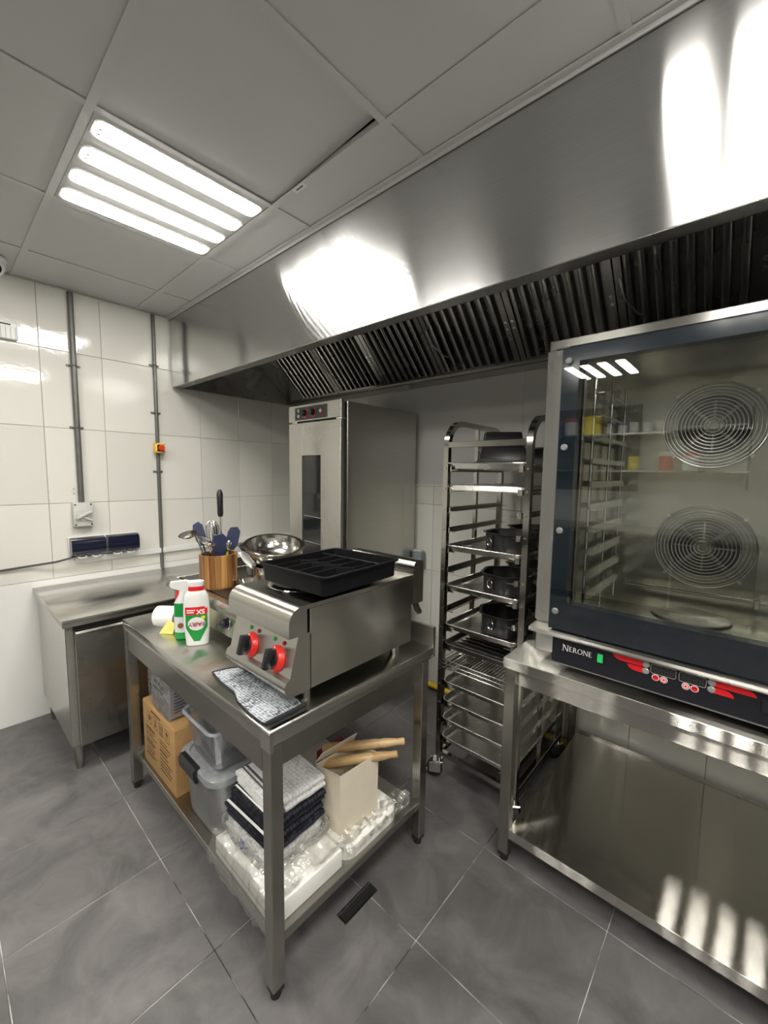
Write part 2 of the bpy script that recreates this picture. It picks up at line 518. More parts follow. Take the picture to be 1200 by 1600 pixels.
class B:
    def __init__(self):
        self.bm = bmesh.new()

    def _xf(self, vs, mat):
        if mat is not None:
            bmesh.ops.transform(self.bm, matrix=mat, verts=vs)

    def box(self, x0, x1, y0, y1, z0, z1, bev=0.0, seg=1, mat=None):
        m = Matrix.Translation(((x0 + x1) / 2, (y0 + y1) / 2, (z0 + z1) / 2)) @ Matrix.Diagonal((abs(x1 - x0), abs(y1 - y0), abs(z1 - z0), 1))
        r = bmesh.ops.create_cube(self.bm, size=1.0, matrix=m)
        vs = r['verts']
        if bev > 0:
            es = list({e for v in vs for e in v.link_edges})
            rb = bmesh.ops.bevel(self.bm, geom=es, offset=bev, segments=seg, affect='EDGES', clamp_overlap=True, profile=0.5)
            vs = list({v for f in rb['faces'] for v in f.verts} | {v for v in vs if v.is_valid})
            # gather the whole island
            seen = set(vs); st = list(vs)
            while st:
                v = st.pop()
                for e in v.link_edges:
                    w = e.other_vert(v)
                    if w not in seen:
                        seen.add(w); st.append(w)
            vs = list(seen)
        self._xf(vs, mat)
        return self

    def ring(self, c, u, v, r, seg):
        return [self.bm.verts.new(c + u * (r * math.cos(2 * PI * i / seg)) + v * (r * math.sin(2 * PI * i / seg))) for i in range(seg)]

    def cyl(self, p0, p1, r, seg=16, r2=None, caps=True):
        p0 = Vector(p0); p1 = Vector(p1)
        d = (p1 - p0).normalized()
        u = d.orthogonal().normalized(); v = d.cross(u)
        a = self.ring(p0, u, v, r, seg)
        b = self.ring(p1, u, v, r if r2 is None else r2, seg)
        for i in range(seg):
            j = (i + 1) % seg
            self.bm.faces.new((a[i], a[j], b[j], b[i]))
        if caps:
            self.bm.faces.new(a[::-1]); self.bm.faces.new(b)
        return self

    def tube(self, path, r, seg=8, closed=False, sq=False):
        pts = [Vector(q) for q in path]
        n = len(pts)
        rings = []
        u = None
        for i in range(n):
            if closed:
                t = (pts[(i + 1) % n] - pts[i - 1]).normalized()
            else:
                t = (pts[min(i + 1, n - 1)] - pts[max(i - 1, 0)]).normalized()
            if u is None:
                u = t.orthogonal().normalized()
                if sq:
                    ax = Vector((1, 0, 0)) if abs(t.x) < 0.7 else Vector((0, 0, 1))
                    u = (ax - t * ax.dot(t)).normalized()
            else:
                u = (u - t * u.dot(t)).normalized()
            v = t.cross(u)
            if sq:
                rings.append([self.bm.verts.new(pts[i] + u * (r * a) + v * (r * b)) for a, b in ((1, 1), (-1, 1), (-1, -1), (1, -1))])
            else:
                rr = r[i] if isinstance(r, (list, tuple)) else r
                rings.append(self.ring(pts[i], u, v, rr, seg))
        s = len(rings[0])
        for i in range(n if closed else n - 1):
            a = rings[i]; b = rings[(i + 1) % n]
            for k in range(s):
                j = (k + 1) % s
                self.bm.faces.new((a[k], a[j], b[j], b[k]))
        if not closed:
            self.bm.faces.new(rings[0][::-1]); self.bm.faces.new(rings[-1])
        return self

    def lathe(self, prof, c=(0, 0, 0), seg=32, mat=None, sx=1.0, sy=1.0):
        c = Vector(c)
        rings = []
        new = []
        for r, z in prof:
            if r < 1e-6:
                w = [self.bm.verts.new(c + Vector((0, 0, z)))]
            else:
                w = [self.bm.verts.new(c + Vector((sx * r * math.cos(2 * PI * i / seg), sy * r * math.sin(2 * PI * i / seg), z))) for i in range(seg)]
            rings.append(w); new += w
        for a, b in zip(rings, rings[1:]):
            for i in range(seg):
                j = (i + 1) % seg
                if len(a) == 1 and len(b) == 1:
                    continue
                if len(a) == 1:
                    self.bm.faces.new((a[0], b[j], b[i]))
                elif len(b) == 1:
                    self.bm.faces.new((a[i], a[j], b[0]))
                else:
                    self.bm.faces.new((a[i], a[j], b[j], b[i]))
        self._xf(new, mat)
        return self

    def prism(self, poly, axis, a0, a1, mat=None):
        """extrude a 2D polygon along AXIS; poly gives the other two coordinates in xyz order"""
        def P3(q, a):
            q = list(q); q.insert('xyz'.index(axis), a)
            return Vector(q)
        a = [self.bm.verts.new(P3(q, a0)) for q in poly]
        b = [self.bm.verts.new(P3(q, a1)) for q in poly]
        n = len(poly)
        fs = [self.bm.faces.new(a), self.bm.faces.new(b[::-1])]
        for i in range(n):
            j = (i + 1) % n
            fs.append(self.bm.faces.new((a[i], b[i], b[j], a[j])))
        self._xf(a + b, mat)
        return self

    def loft(self, loops, cap0=True, cap1=True):
        rs = [[self.bm.verts.new(Vector(q)) for q in lp] for lp in loops]
        n = len(rs[0])
        for a, b in zip(rs, rs[1:]):
            for i in range(n):
                j = (i + 1) % n
                self.bm.faces.new((a[i], a[j], b[j], b[i]))
        if cap0:
            self.bm.faces.new(rs[0][::-1])
        if cap1:
            self.bm.faces.new(rs[-1])
        return self

    def grid(self, fn, nu, nv):
        g = [[self.bm.verts.new(Vector(fn(i / nu, j / nv))) for j in range(nv + 1)] for i in range(nu + 1)]
        for i in range(nu):
            for j in range(nv):
                self.bm.faces.new((g[i][j], g[i + 1][j], g[i + 1][j + 1], g[i][j + 1]))
        return self

    def solid(self, t):
        """give open sheets a thickness"""
        bmesh.ops.recalc_face_normals(self.bm, faces=self.bm.faces[:])
        bmesh.ops.solidify(self.bm, geom=self.bm.faces[:], thickness=t)
        return self

    def mesh(self, name, mat, off=(0, 0, 0), flat=False, angle=35):
        bm = self.bm
        bmesh.ops.recalc_face_normals(bm, faces=bm.faces[:])
        o = Vector(off)
        if o.length > 0:
            bmesh.ops.translate(bm, vec=-o, verts=bm.verts[:])
        me = bpy.data.meshes.new(name)
        bm.to_mesh(me); bm.free()
        me.materials.append(mat)
        if not flat:
            me.shade_smooth()
            me.set_sharp_from_angle(angle=math.radians(angle))
        return me

    def done(self, name, mat, parent=None, at=None, **kw):
        off = OFF[parent.name] if parent is not None else Vector(at or (0, 0, 0))
        me = self.mesh(name, mat, off, **kw)
        o = bpy.data.objects.new(name, me)
        COL.objects.link(o)
        if parent is not None:
            o.parent = parent
        else:
            o.location = off
        OFF[o.name] = Vector(off)
        return o


def tag(o, label, cat, group=None):
    o['label'] = label
    o['category'] = cat
    if group:
        o['group'] = group
    return o


def thing(name, label, cat, loc, group=None):
    o = bpy.data.objects.new(name, None)
    o.empty_display_size = 0.05
    COL.objects.link(o)
    o.location = loc
    OFF[o.name] = Vector(loc)
    return tag(o, label, cat, group)


def struct(o):
    o['kind'] = 'structure'
    return o


def put(name, me, parent, loc=(0, 0, 0), rot=None):
    """one more object on shared mesh data; loc is in the frame of the mesh"""
    o = bpy.data.objects.new(name, me)
    COL.objects.link(o)
    o.parent = parent
    o.location = loc
    if rot:
        o.rotation_euler = rot
    OFF[o.name] = Vector((0, 0, 0))
    return o


def copy_tree(o, parent=None):
    c = o.copy()
    COL.objects.link(c)
    c.parent = parent
    for ch in o.children:
        copy_tree(ch, c)
    return c


def another(src, loc, label, rotz=None, group=None):
    c = copy_tree(src)
    c.location = loc
    c['label'] = label
    if group:
        c['group'] = group
    if rotz is not None:
        c.rotation_euler = (0, 0, rotz)
    return c


def rrect(w, h, r, n=5, cx=0.0, cy=0.0):
    """rounded rectangle outline, counter-clockwise"""
    pts = []
    for sx, sy, a0 in ((1, 1, 0), (-1, 1, 90), (-1, -1, 180), (1, -1, 270)):
        for k in range(n + 1):
            a = math.radians(a0 + 90 * k / n)
            pts.append((cx + sx * (w / 2 - r) + r * math.cos(a), cy + sy * (h / 2 - r) + r * math.sin(a)))
    return pts


def circ(c, r, n=24, axis='z'):
    out = []
    for i in range(n):
        a = 2 * PI * i / n
        u, v = r * math.cos(a), r * math.sin(a)
        if axis == 'z':
            out.append((c[0] + u, c[1] + v, c[2]))
        elif axis == 'y':
            out.append((c[0] + u, c[1], c[2] + v))
        else:
            out.append((c[0], c[1] + u, c[2] + v))
    return out


def text_mesh(body, size, extrude=0.0003, bold=0.0, align='CENTER'):
    cu = bpy.data.curves.new('lettering', 'FONT')
    cu.body = body
    cu.size = size
    cu.extrude = extrude
    cu.offset = bold
    cu.align_x = align
    cu.align_y = 'CENTER'
    cu.resolution_u = 3
    t = bpy.data.objects.new('lettering', cu)
    COL.objects.link(t)
    bpy.context.view_layer.update()
    me = bpy.data.meshes.new_from_object(t)
    bpy.data.objects.remove(t)
    bpy.data.curves.remove(cu)
    return me


def frame_from(origin, xdir, ydir):
    x = Vector(xdir).normalized()
    z = x.cross(Vector(ydir)).normalized()
    y = z.cross(x)
    o = Vector(origin)
    return Matrix(((x.x, y.x, z.x, o.x), (x.y, y.y, z.y, o.y), (x.z, y.z, z.z, o.z), (0, 0, 0, 1)))


def lettering(name, body, size, mat, parent, origin, xdir, ydir, bold=0.0, extrude=0.0004, align='CENTER'):
    me = text_mesh(body, size, extrude, bold, align)
    me.transform(Matrix.Translation(-OFF[parent.name]) @ frame_from(origin, xdir, ydir))
    me.name = name
    me.materials.clear()
    me.materials.append(mat)
    o = bpy.data.objects.new(name, me)
    COL.objects.link(o)
    o.parent = parent
    OFF[o.name] = OFF[parent.name]
    return o
# ================================================================ the room
XR, YF, HC = 5.6, -5.2, 2.53          # right wall, far (photographer's side) wall, ceiling height

# ---- floor: grout bed with charcoal tiles laid on it
floor = struct(B().box(-0.1, XR + 0.1, YF - 0.1, 0.1, -0.08, -0.0025).done('floor', FGROUT))
TP = 0.4465
full_tile = None


def tile_box(x0, x1, y0, y1, z0, z1, bev):
    b = B()
    b.box(x0, x1, y0, y1, z0, z1, bev)
    return b


fx = [1.502 + TP * k for k in range(-4, 11)]
fy = [-0.858 - TP * k for k in range(-3, 11)]
for i in range(len(fx) - 1):
    for j in range(len(fy) - 1):
        x0, x1 = max(0, fx[i]), min(XR, fx[i + 1])
        y1, y0 = min(0, fy[j]), max(YF, fy[j + 1])
        if x1 - x0 < 0.02 or y1 - y0 < 0.02:
            continue
        g = 0.0014
        if x1 - x0 > TP - 1e-4 and y1 - y0 > TP - 1e-4:
            if full_tile is None:
                full_tile = tile_box(-TP / 2 + g, TP / 2 - g, -TP / 2 + g, TP / 2 - g, -0.01, 0, 0.0012).mesh('floor_tile', FLOORT)
            put('floor_tile', full_tile, floor, ((x0 + x1) / 2, (y0 + y1) / 2, 0))
        else:
            tile_box(x0 + g, x1 - g, y0 + g, y1 - g, -0.01, 0, 0.0012).done('floor_tile', FLOORT, floor)

# ---- tiled wall on the left
wall_left = struct(B().box(-0.12, -0.0075, YF, 0.12, 0, HC + 0.1).done('wall_left', GROUT))
B().box(-0.0078, -0.0005, YF, 0, 0.0, 0.827).done('wall_panel', WPANEL, wall_left)
wy = [-0.267 + 0.304 * 1] + [-0.267 - 0.304 * k for k in range(0, 17)]
wz = [0.828, 1.279, 1.7285, 2.178, HC]
tm = {}
for i in range(len(wy) - 1):
    y1, y0 = min(0, wy[i]), max(YF, wy[i + 1])
    if y1 - y0 < 0.02:
        continue
    for j in range(4):
        z0, z1 = wz[j], wz[j + 1]
        key = (round(y1 - y0, 3), j)
        if key not in tm:
            tm[key] = tile_box(-0.0078, 0, -(y1 - y0) / 2 + 0.0011, (y1 - y0) / 2 - 0.0011, z0 + 0.0011, z1 - 0.0011, 0.0012).mesh('wall_tile', WHITE_TILE)
        put('wall_tile', tm[key], wall_left, (0, (y0 + y1) / 2, 0))

for k, (y, z, r) in enumerate(((-1.664, 1.365, 0.006), (-1.672, 1.352, 0.004), (-1.657, 1.354, 0.004), (-1.663, 1.336, 0.007), (-1.787, 1.350, 0.004), (-1.620, 1.372, 0.003), (-1.787, 1.300, 0.004))):
    B().cyl((0.0002, y, z), (0.0007, y, z), r, 7).done('scuff', GROUT, wall_left)

# ---- back wall: tiles to 1.41 m, grey panel above, ledge between
wall_back = struct(B().box(-0.12, XR + 0.12, 0.0075, 0.12, 0, HC + 0.1).done('wall_back', GROUT))
bx_ = [0.0] + [1.505 + 0.304 * k for k in range(-4, 14)]
bx_ = [q for q in bx_ if q < XR] + [XR]
bz = [0.0, 0.38, 0.831, 1.281, 1.405]
tm = {}
for i in range(len(bx_) - 1):
    x0, x1 = bx_[i], bx_[i + 1]
    for j in range(4):
        key = (round(x1 - x0, 3), j)
        if key not in tm:
            tm[key] = tile_box(-(x1 - x0) / 2 + 0.0011, (x1 - x0) / 2 - 0.0011, 0, 0.0078, bz[j] + 0.0011, bz[j + 1] - 0.0011, 0.0012).mesh('wall_tile', WHITE_TILE)
        put('wall_tile', tm[key], wall_back, ((x0 + x1) / 2, 0, 0))
for x0, x1 in ((0, 0.88), (0.881, 2.10), (2.101, 3.32), (3.321, XR)):
    B().box(x0, x1, 0.0005, 0.0078, 1.412, HC).done('wall_panel', GPANEL, wall_back)
struct(B().box(0, XR, -0.008, 0.006, 1.4055, 1.4125, 0.0015).done('trim_1', WPANEL))

# ---- the two walls behind the viewpoint
wall_right = struct(B().box(XR, XR + 0.12, YF - 0.12, 0.12, 0, HC + 0.1).done('wall_right', SIDEWALL))
wall_front = struct(B().box(-0.12, XR, YF - 0.12, YF, 0, HC + 0.1).done('wall_front', PLASTER))

# ---- suspended ceiling
ceiling = struct(B().box(-0.12, XR + 0.12, YF - 0.12, 0.12, HC + 0.10, HC + 0.2).done('ceiling', CEILDARK))
cx_ = [0, 0.40, 0.995, 1.59, 2.19, 2.79, 3.39, 3.99, 4.59, 5.19, XR]
cy_ = [-1.045, -1.275, -1.88, -2.48, -3.08, -3.68, -4.28, -4.88, YF]
LIGHT_CELLS = {(2, 1): 'four-tube ceiling light panel nearest the tiled wall', (5, 1): 'four-tube ceiling light panel in front of the oven hood',
               (3, 5): 'four-tube ceiling light panel over the far wall shelves', (7, 2): 'added unseen four-tube ceiling light panel farthest to the right', (5, 3): 'added unseen four-tube ceiling light panel behind the viewpoint',  # right-hand and viewpoint panels are unseen, added to brighten things under the worktable
               (2, 3): 'added unseen four-tube ceiling light panel on the left behind the viewpoint', (8, 5): 'added unseen four-tube ceiling light panel in the far right corner'}  # both panels here are unseen extras, added as fill light
for i in range(len(cx_) - 1):
    for j in range(len(cy_) - 1):
        if (i, j) in LIGHT_CELLS:
            continue
        x0, x1, y1, y0 = cx_[i], cx_[i + 1], cy_[j], cy_[j + 1]
        b = B()
        b.box(x0 + 0.004, x1 - 0.004, y0 + 0.004, y1 - 0.004, HC + 0.004, HC + 0.018, 0.001)
        if (i, j) == (3, 1):          # one tile sits crooked, lifted at the hood side
            for v in b.bm.verts:
                if v.co.y > -1.5 and v.co.x > 1.9:
                    v.co.z += 0.030
                    v.co.y -= 0.004
                elif v.co.y > -1.5:
                    v.co.z += 0.004
        b.done('ceiling_tile', CEILT, ceiling)
for x in cx_[1:-1]:
    B().box(x - 0.012, x + 0.012, YF, -1.062, HC, HC + 0.003).box(x - 0.0015, x + 0.0015, YF, -1.062, HC + 0.003, HC + 0.03).done('grid_bar', CEILB, ceiling)
for y in cy_[1:-1]:
    B().box(0, XR, y - 0.0125, y + 0.0125, HC - 0.0006, HC + 0.0024).box(0, XR, y - 0.0015, y + 0.0015, HC + 0.003, HC + 0.03).done('grid_bar', CEILB, ceiling)
struct(B().box(0.0, XR, -1.098, -1.078, HC - 0.004, HC + 0.002).box(0.0, XR, -1.082, -1.078, HC - 0.016, HC - 0.002).done('trim_2', CEILB))
struct(B().box(0.0005, 0.014, YF, -1.08, HC - 0.002, HC + 0.001).done('trim_3', CEILB))
# printed rating sticker on the ceiling bar
stk = B().box(1.735, 1.80, -1.287, -1.265, HC - 0.0016, HC - 0.0008).done('sticker', WHITEPL, ceiling)
B().box(1.748, 1.787, -1.279, -1.274, HC - 0.0022, HC - 0.0015).done('sticker_print', KPRINT, stk)

# ---- ceiling light panels (flush, four lit diffusers each)
def ceiling_light(cell):
    i, j = cell
    x0, x1, y1, y0 = cx_[i], cx_[i + 1], cy_[j], cy_[j + 1]
    c = ((x0 + x1) / 2, (y0 + y1) / 2, HC)
    t = thing('ceiling_light', LIGHT_CELLS[cell], 'light', c, 'ceiling light panels')
    b = B()
    b.box(c[0] - 0.288, c[0] + 0.288, c[1] - 0.289, c[1] + 0.289, HC + 0.001, HC + 0.03, 0.002)
    b.done('lamp_tray', CEILB, t)
    for k in range(4):
        xx = c[0] + (-0.223, -0.076, 0.073, 0.224)[k]
        b = B()
        o1 = [(q[0], q[1], HC + 0.0005) for q in rrect(0.096, 0.562, 0.024, 5, xx, c[1])]
        o2 = [(q[0], q[1], HC - 0.004) for q in rrect(0.096, 0.562, 0.024, 5, xx, c[1])]
        i2 = [(q[0], q[1], HC - 0.004) for q in rrect(0.084, 0.550, 0.020, 5, xx, c[1])]
        i1 = [(q[0], q[1], HC + 0.0005) for q in rrect(0.084, 0.550, 0.020, 5, xx, c[1])]
        b.loft([o1, o2, i2, i1], False, False)
        rim = b.done('lamp_rim', WHITEPL, t)
        b = B()
        b.loft([[(q[0], q[1], HC) for q in rrect(0.083, 0.549, 0.020, 5, xx, c[1])],
                [(q[0], q[1], HC - 0.005) for q in rrect(0.080, 0.546, 0.020, 5, xx, c[1])],
                [(q[0], q[1], HC - 0.009) for q in rrect(0.066, 0.532, 0.018, 5, xx, c[1])]])
        b.done('lamp_diffuser', LAMPON, t)
        if k in (0, 1, 2, 3):
            for e in (-0.012, 0.012):
                B().cyl((xx + e, c[1] - 0.262, HC - 0.0085), (xx + e, c[1] - 0.262, HC - 0.011), 0.005, 10).done('screw', GREYPL, rim)
    return t


for cell in LIGHT_CELLS:
    ceiling_light(cell)

# ================================================================ extraction hood
HY, HZ, HX0, HX1 = -1.075, 2.06, 0.028, 4.9
hood = thing('extraction_hood', 'long brushed steel extraction hood hung along the back wall', 'hood', ((HX0 + HX1) / 2, -0.54, HZ))
for x0, x1 in ((HX0, HX1),):
    B().box(x0, x1, HY, HY + 0.003, HZ + 0.002, HC - 0.004, 0.0008).done('front_panel', ST_HOOD, hood)
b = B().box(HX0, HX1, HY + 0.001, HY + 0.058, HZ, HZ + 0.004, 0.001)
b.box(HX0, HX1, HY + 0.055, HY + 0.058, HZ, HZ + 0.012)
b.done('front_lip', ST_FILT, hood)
b = B()
b.prism([(HY + 0.058, HZ + 0.010), (HY + 0.118, HZ + 0.028), (HY + 0.118, HZ + 0.031), (HY + 0.058, HZ + 0.013)], 'x', HX0 + 0.02, HX1)
b.done('perforated_strip', PERF, hood)
B().box(HX0, HX0 + 0.003, HY + 0.003, 0.0, HZ, HC - 0.004).box(HX0, HX0 + 0.03, HY + 0.05, -0.004, HZ, HZ + 0.003).done('end_panel', ST_FILT, hood)
B().box(HX1 - 0.003, HX1, HY + 0.003, 0.0, HZ, HC - 0.004).done('end_panel', ST_FILT, hood)
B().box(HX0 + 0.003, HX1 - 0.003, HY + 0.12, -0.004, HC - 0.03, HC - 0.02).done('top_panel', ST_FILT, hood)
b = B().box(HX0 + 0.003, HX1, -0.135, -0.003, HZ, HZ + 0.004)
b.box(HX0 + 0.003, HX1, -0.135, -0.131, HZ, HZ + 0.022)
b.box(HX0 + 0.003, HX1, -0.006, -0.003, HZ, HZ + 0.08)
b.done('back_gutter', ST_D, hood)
# the baffle filters lean back to the gutter at 45 degrees
fa = Vector((0, -0.125, HZ + 0.016))
fd = Vector((0, -0.7071, 0.7071))
fn = Vector((0, -0.7071, -0.7071))
FL = 0.52
edges = [0.17, 0.235, 0.708, 1.172, 1.642, 2.135, 2.605, 3.08, 3.55, 4.02, 4.49, 4.87]


def slant(x, s, n):
    return Vector((x, 0, 0)) + fa + fd * s + fn * n


def bar(b, x0, x1, s0, s1, n0, n1):
    q = [slant(x, s, n) for n in (n0, n1) for x, s in ((x0, s0), (x1, s0), (x1, s1), (x0, s1))]
    v = [b.bm.verts.new(p_) for p_ in q]
    for f in ((0, 1, 2, 3), (7, 6, 5, 4), (0, 4, 5, 1), (1, 5, 6, 2), (2, 6, 7, 3), (3, 7, 4, 0)):
        b.bm.faces.new([v[i] for i in f])
    return b


b = B()
bar(b, HX0 + 0.004, edges[1] - 0.002, 0, FL, -0.006, 0.0)
b.done('filler_plate', ST_FILT, hood)
for k in range(1, len(edges) - 1):
    x0, x1 = edges[k] + 0.003, edges[k + 1] - 0.003
    b = B()
    bar(b, x0, x0 + 0.028, 0, FL, -0.03, 0.004)
    bar(b, x1 - 0.028, x1, 0, FL, -0.03, 0.004)
    bar(b, x0 + 0.028, x1 - 0.028, 0, 0.025, -0.03, 0.004)
    bar(b, x0 + 0.028, x1 - 0.028, FL - 0.025, FL, -0.03, 0.004)
    bar(b, x0 + 0.02, x1 - 0.02, 0.02, FL - 0.02, -0.034, -0.031)
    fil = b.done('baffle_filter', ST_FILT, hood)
    n = 8
    pt = (x1 - x0 - 0.060) / n
    for q in range(n):
        xa = x0 + 0.030 + pt * q
        b = B()
        w = pt * 0.60
        prof = [(0, -0.026), (0.004, 0.002), (0.010, 0.006), (w - 0.010, 0.006), (w - 0.004, 0.002), (w, -0.026), (w - 0.004, -0.026), (w - 0.008, 0.000), (0.008, 0.000), (0.004, -0.026)]
        lo = [[slant(xa + u, s, nn) for u, nn in prof] for s in (0.022, FL - 0.022)]
        b.loft(lo)
        b.done('baffle', ST_FILT, fil)
    for e in (x0 + 0.014, x1 - 0.014):
        b = B()
        for s in (0.20, 0.235):
            b.cyl(slant(e, s, 0.003), slant(e, s, 0.008), 0.007, 10)
        b.done('catch', CHROME, fil)
    if k in (2, 4, 6):                 # lifting handles
        b = B()
        b.tube([slant(x0 + 0.02, 0.30, 0.006), slant(x0 + 0.03, 0.22, 0.022), slant(x0 + 0.075, 0.14, 0.022), slant(x0 + 0.09, 0.12, 0.006)], 0.005, 8)
        b.done('handle', ST_FILT, fil)
# ================================================================ fittings on the tiled wall
def conduit(label, y, r, z0, z1, clips):
    t = thing('conduit_pipe', label, 'conduit', (0.0, y, z0))
    B().cyl((r + 0.004, y, z0), (r + 0.004, y, z1), r, 16).done('pipe', CONDUIT, t)
    for z in clips:
        b = B()
        b.tube([(0.001, y - r - 0.012, z), (0.005, y - r - 0.004, z), (r + 0.004, y - r - 0.0015, z), (2 * r + 0.0055, y, z), (r + 0.004, y + r + 0.0015, z), (0.005, y + r + 0.004, z), (0.001, y + r + 0.012, z)], 0.0045, 6)
        for s in (-1, 1):
            b.box(0.0, 0.006, y + s * (r + 0.012) - 0.008, y + s * (r + 0.012) + 0.008, z - 0.007, z + 0.007, 0.002)
        b.done('clip', CONDUIT, t)
    return t


conduit('thicker grey conduit running down to the isolator switch', -1.632, 0.0155, 1.283, 2.52, (2.10, 1.735))
conduit('thinner grey conduit carrying the yellow stop button', -1.182, 0.0115, 0.80, 2.52, (2.19, 1.875, 1.475))

iso = thing('isolator_switch', 'grey isolator switch box with slanted lever on tiled wall', 'switch', (0.0, -1.632, 1.14))
B().box(0.001, 0.052, -1.682, -1.582, 1.135, 1.282, 0.006, 2).done('body', GREYPL, iso)
b = B()
ring1 = [(0.060, -1.632 + 0.036 * math.cos(a), 1.208 + 0.036 * math.sin(a)) for a in [2 * PI * i / 20 for i in range(20)]]
b.loft([[(0.052, q[1], q[2]) for q in ring1], ring1])
knobo = b.done('dial', GREYPL, iso)
b = B()
m = Matrix.Translation((0.068, -1.632, 1.208)) @ Matrix.Rotation(math.radians(28), 4, 'X')
b.box(-0.012, 0.012, -0.045, 0.045, -0.007, 0.007, 0.003, 1, m)
b.done('lever', GREYPL, knobo)
b = B()
m = Matrix.Translation((0.064, -1.625, 1.188)) @ Matrix.Rotation(math.radians(-28), 4, 'X')
b.box(-0.006, 0.006, -0.04, 0.04, -0.005, 0.005, 0.002, 1, m)
b.done('lever_guard', GREYPL, knobo)
for yy in (-1.672, -1.592):
    for zz in (1.147, 1.270):
        B().cyl((0.051, yy, zz), (0.0535, yy, zz), 0.005, 10).done('screw', BLACKP, iso)

es = thing('stop_button', 'yellow emergency stop box with red push button', 'button', (0.0, -1.182, 1.605))
B().box(0.024, 0.066, -1.213, -1.151, 1.603, 1.668, 0.005, 2).done('housing', YELLOWP, es)
B().box(0.066, 0.0675, -1.203, -1.161, 1.613, 1.658, 0.0006).done('face_plate', BLACKP, es)
B().lathe([(0, 0.034), (0.016, 0.033), (0.020, 0.026), (0.020, 0.018), (0.013, 0.012), (0.013, 0)], seg=20,
          mat=Matrix.Translation((0.067, -1.182, 1.636)) @ Matrix.Rotation(PI / 2, 4, 'Y')).done('push_button', REDP, es)
for yy in (-1.208, -1.156):
    for zz in (1.609, 1.662):
        B().cyl((0.066, yy, zz), (0.0675, yy, zz), 0.003, 8).done('screw', BLACKP, es)

# weatherproof double socket with smoked covers
so = thing('double_socket', 'pair of dark smoked weatherproof socket covers on white base', 'socket', (0.0, -1.52, 1.0))
B().box(0.0005, 0.03, -1.712, -1.336, 0.955, 1.070, 0.006, 2).done('base', WHITEPL, so)
for y0, y1 in ((-1.707, -1.532), (-1.518, -1.343)):
    b = B()
    prof = [(0.030, 0.958), (0.075, 0.962), (0.092, 0.972), (0.098, 0.990), (0.096, 1.040), (0.084, 1.062), (0.060, 1.068), (0.030, 1.068)]
    b.prism(prof, 'y', y0, y1)
    c_ = b.done('cover', NAVYPL, so)
    for q in (0.30, 0.72):
        yy = y0 + (y1 - y0) * q
        B().tube([(0.06, yy - 0.022, 0.958), (0.085, yy - 0.018, 0.950), (0.092, yy, 0.948), (0.085, yy + 0.018, 0.950), (0.06, yy + 0.022, 0.958)], 0.0055, 8).done('latch', GREYPL, c_)
b = B()
b.tube([(0.060, -1.690, 0.960), (0.066, -1.715, 0.950), (0.05, -1.78, 0.935), (0.02, -1.88, 0.925), (0.012, -2.05, 0.915), (0.012, -2.6, 0.905), (0.012, -3.4, 0.90), (0.012, -4.2, 0.895)], 0.006, 8)
tag(b.done('power_cable', BLACKP, at=(0.012, -2.0, 0.915)), 'black cable leading left from the socket covers', 'cable')

b = B().box(0.0005, 0.024, -1.68, -0.02, 0.905, 0.942, 0.002)
b.box(0.024, 0.0255, -1.68, -0.02, 0.909, 0.938)
tr_ = tag(b.done('cable_trunking', WHITEPL, at=(0.0, -0.85, 0.905)), 'white plastic cable trunking low on the tiled wall', 'trunking')
# wall louvre and camera at the left border
vt = thing('wall_grille', 'small white louvred box high on the tiled wall', 'grille', (0.0, -2.0, 2.19))
B().box(0.0005, 0.028, -2.20, -1.878, 2.185, 2.275, 0.004).done('body', WHITEPL, vt)
for k in range(7):
    y = -1.885 - 0.02 * k
    B().box(0.028, 0.0305, y - 0.004, y, 2.190, 2.250).done('slat', GREYPL, vt)
B().box(0.028, 0.030, -2.03, -1.905, 2.258, 2.265).done('slot', BLACKM, vt)

cm = thing('security_camera', 'white dome security camera on the ceiling corner', 'camera', (0.20, -1.985, HC))
cc = Matrix.Translation((0.20, -1.985, HC))
B().lathe([(0, -0.001), (0.060, -0.001), (0.062, -0.012), (0.054, -0.024), (0, -0.026)], seg=28, mat=cc).done('base', WHITEPL, cm)
dirv = Vector((0.8, 0.25, -0.62)).normalized()
eye = Vector((0.205, -1.98, HC - 0.045))
u_ = dirv.to_track_quat('Z', 'Y').to_matrix().to_4x4()
B().lathe([(0, -0.05), (0.030, -0.045), (0.046, -0.02), (0.050, 0.0), (0.046, 0.018), (0.036, 0.030), (0.033, 0.026), (0, 0.026)], seg=28, mat=Matrix.Translation(eye) @ u_).done('eyeball', WHITEPL, cm)
B().lathe([(0, 0.030), (0.028, 0.029), (0.031, 0.024), (0, 0.024)], seg=24, mat=Matrix.Translation(eye) @ u_).done('lens', NAVYPL, cm)

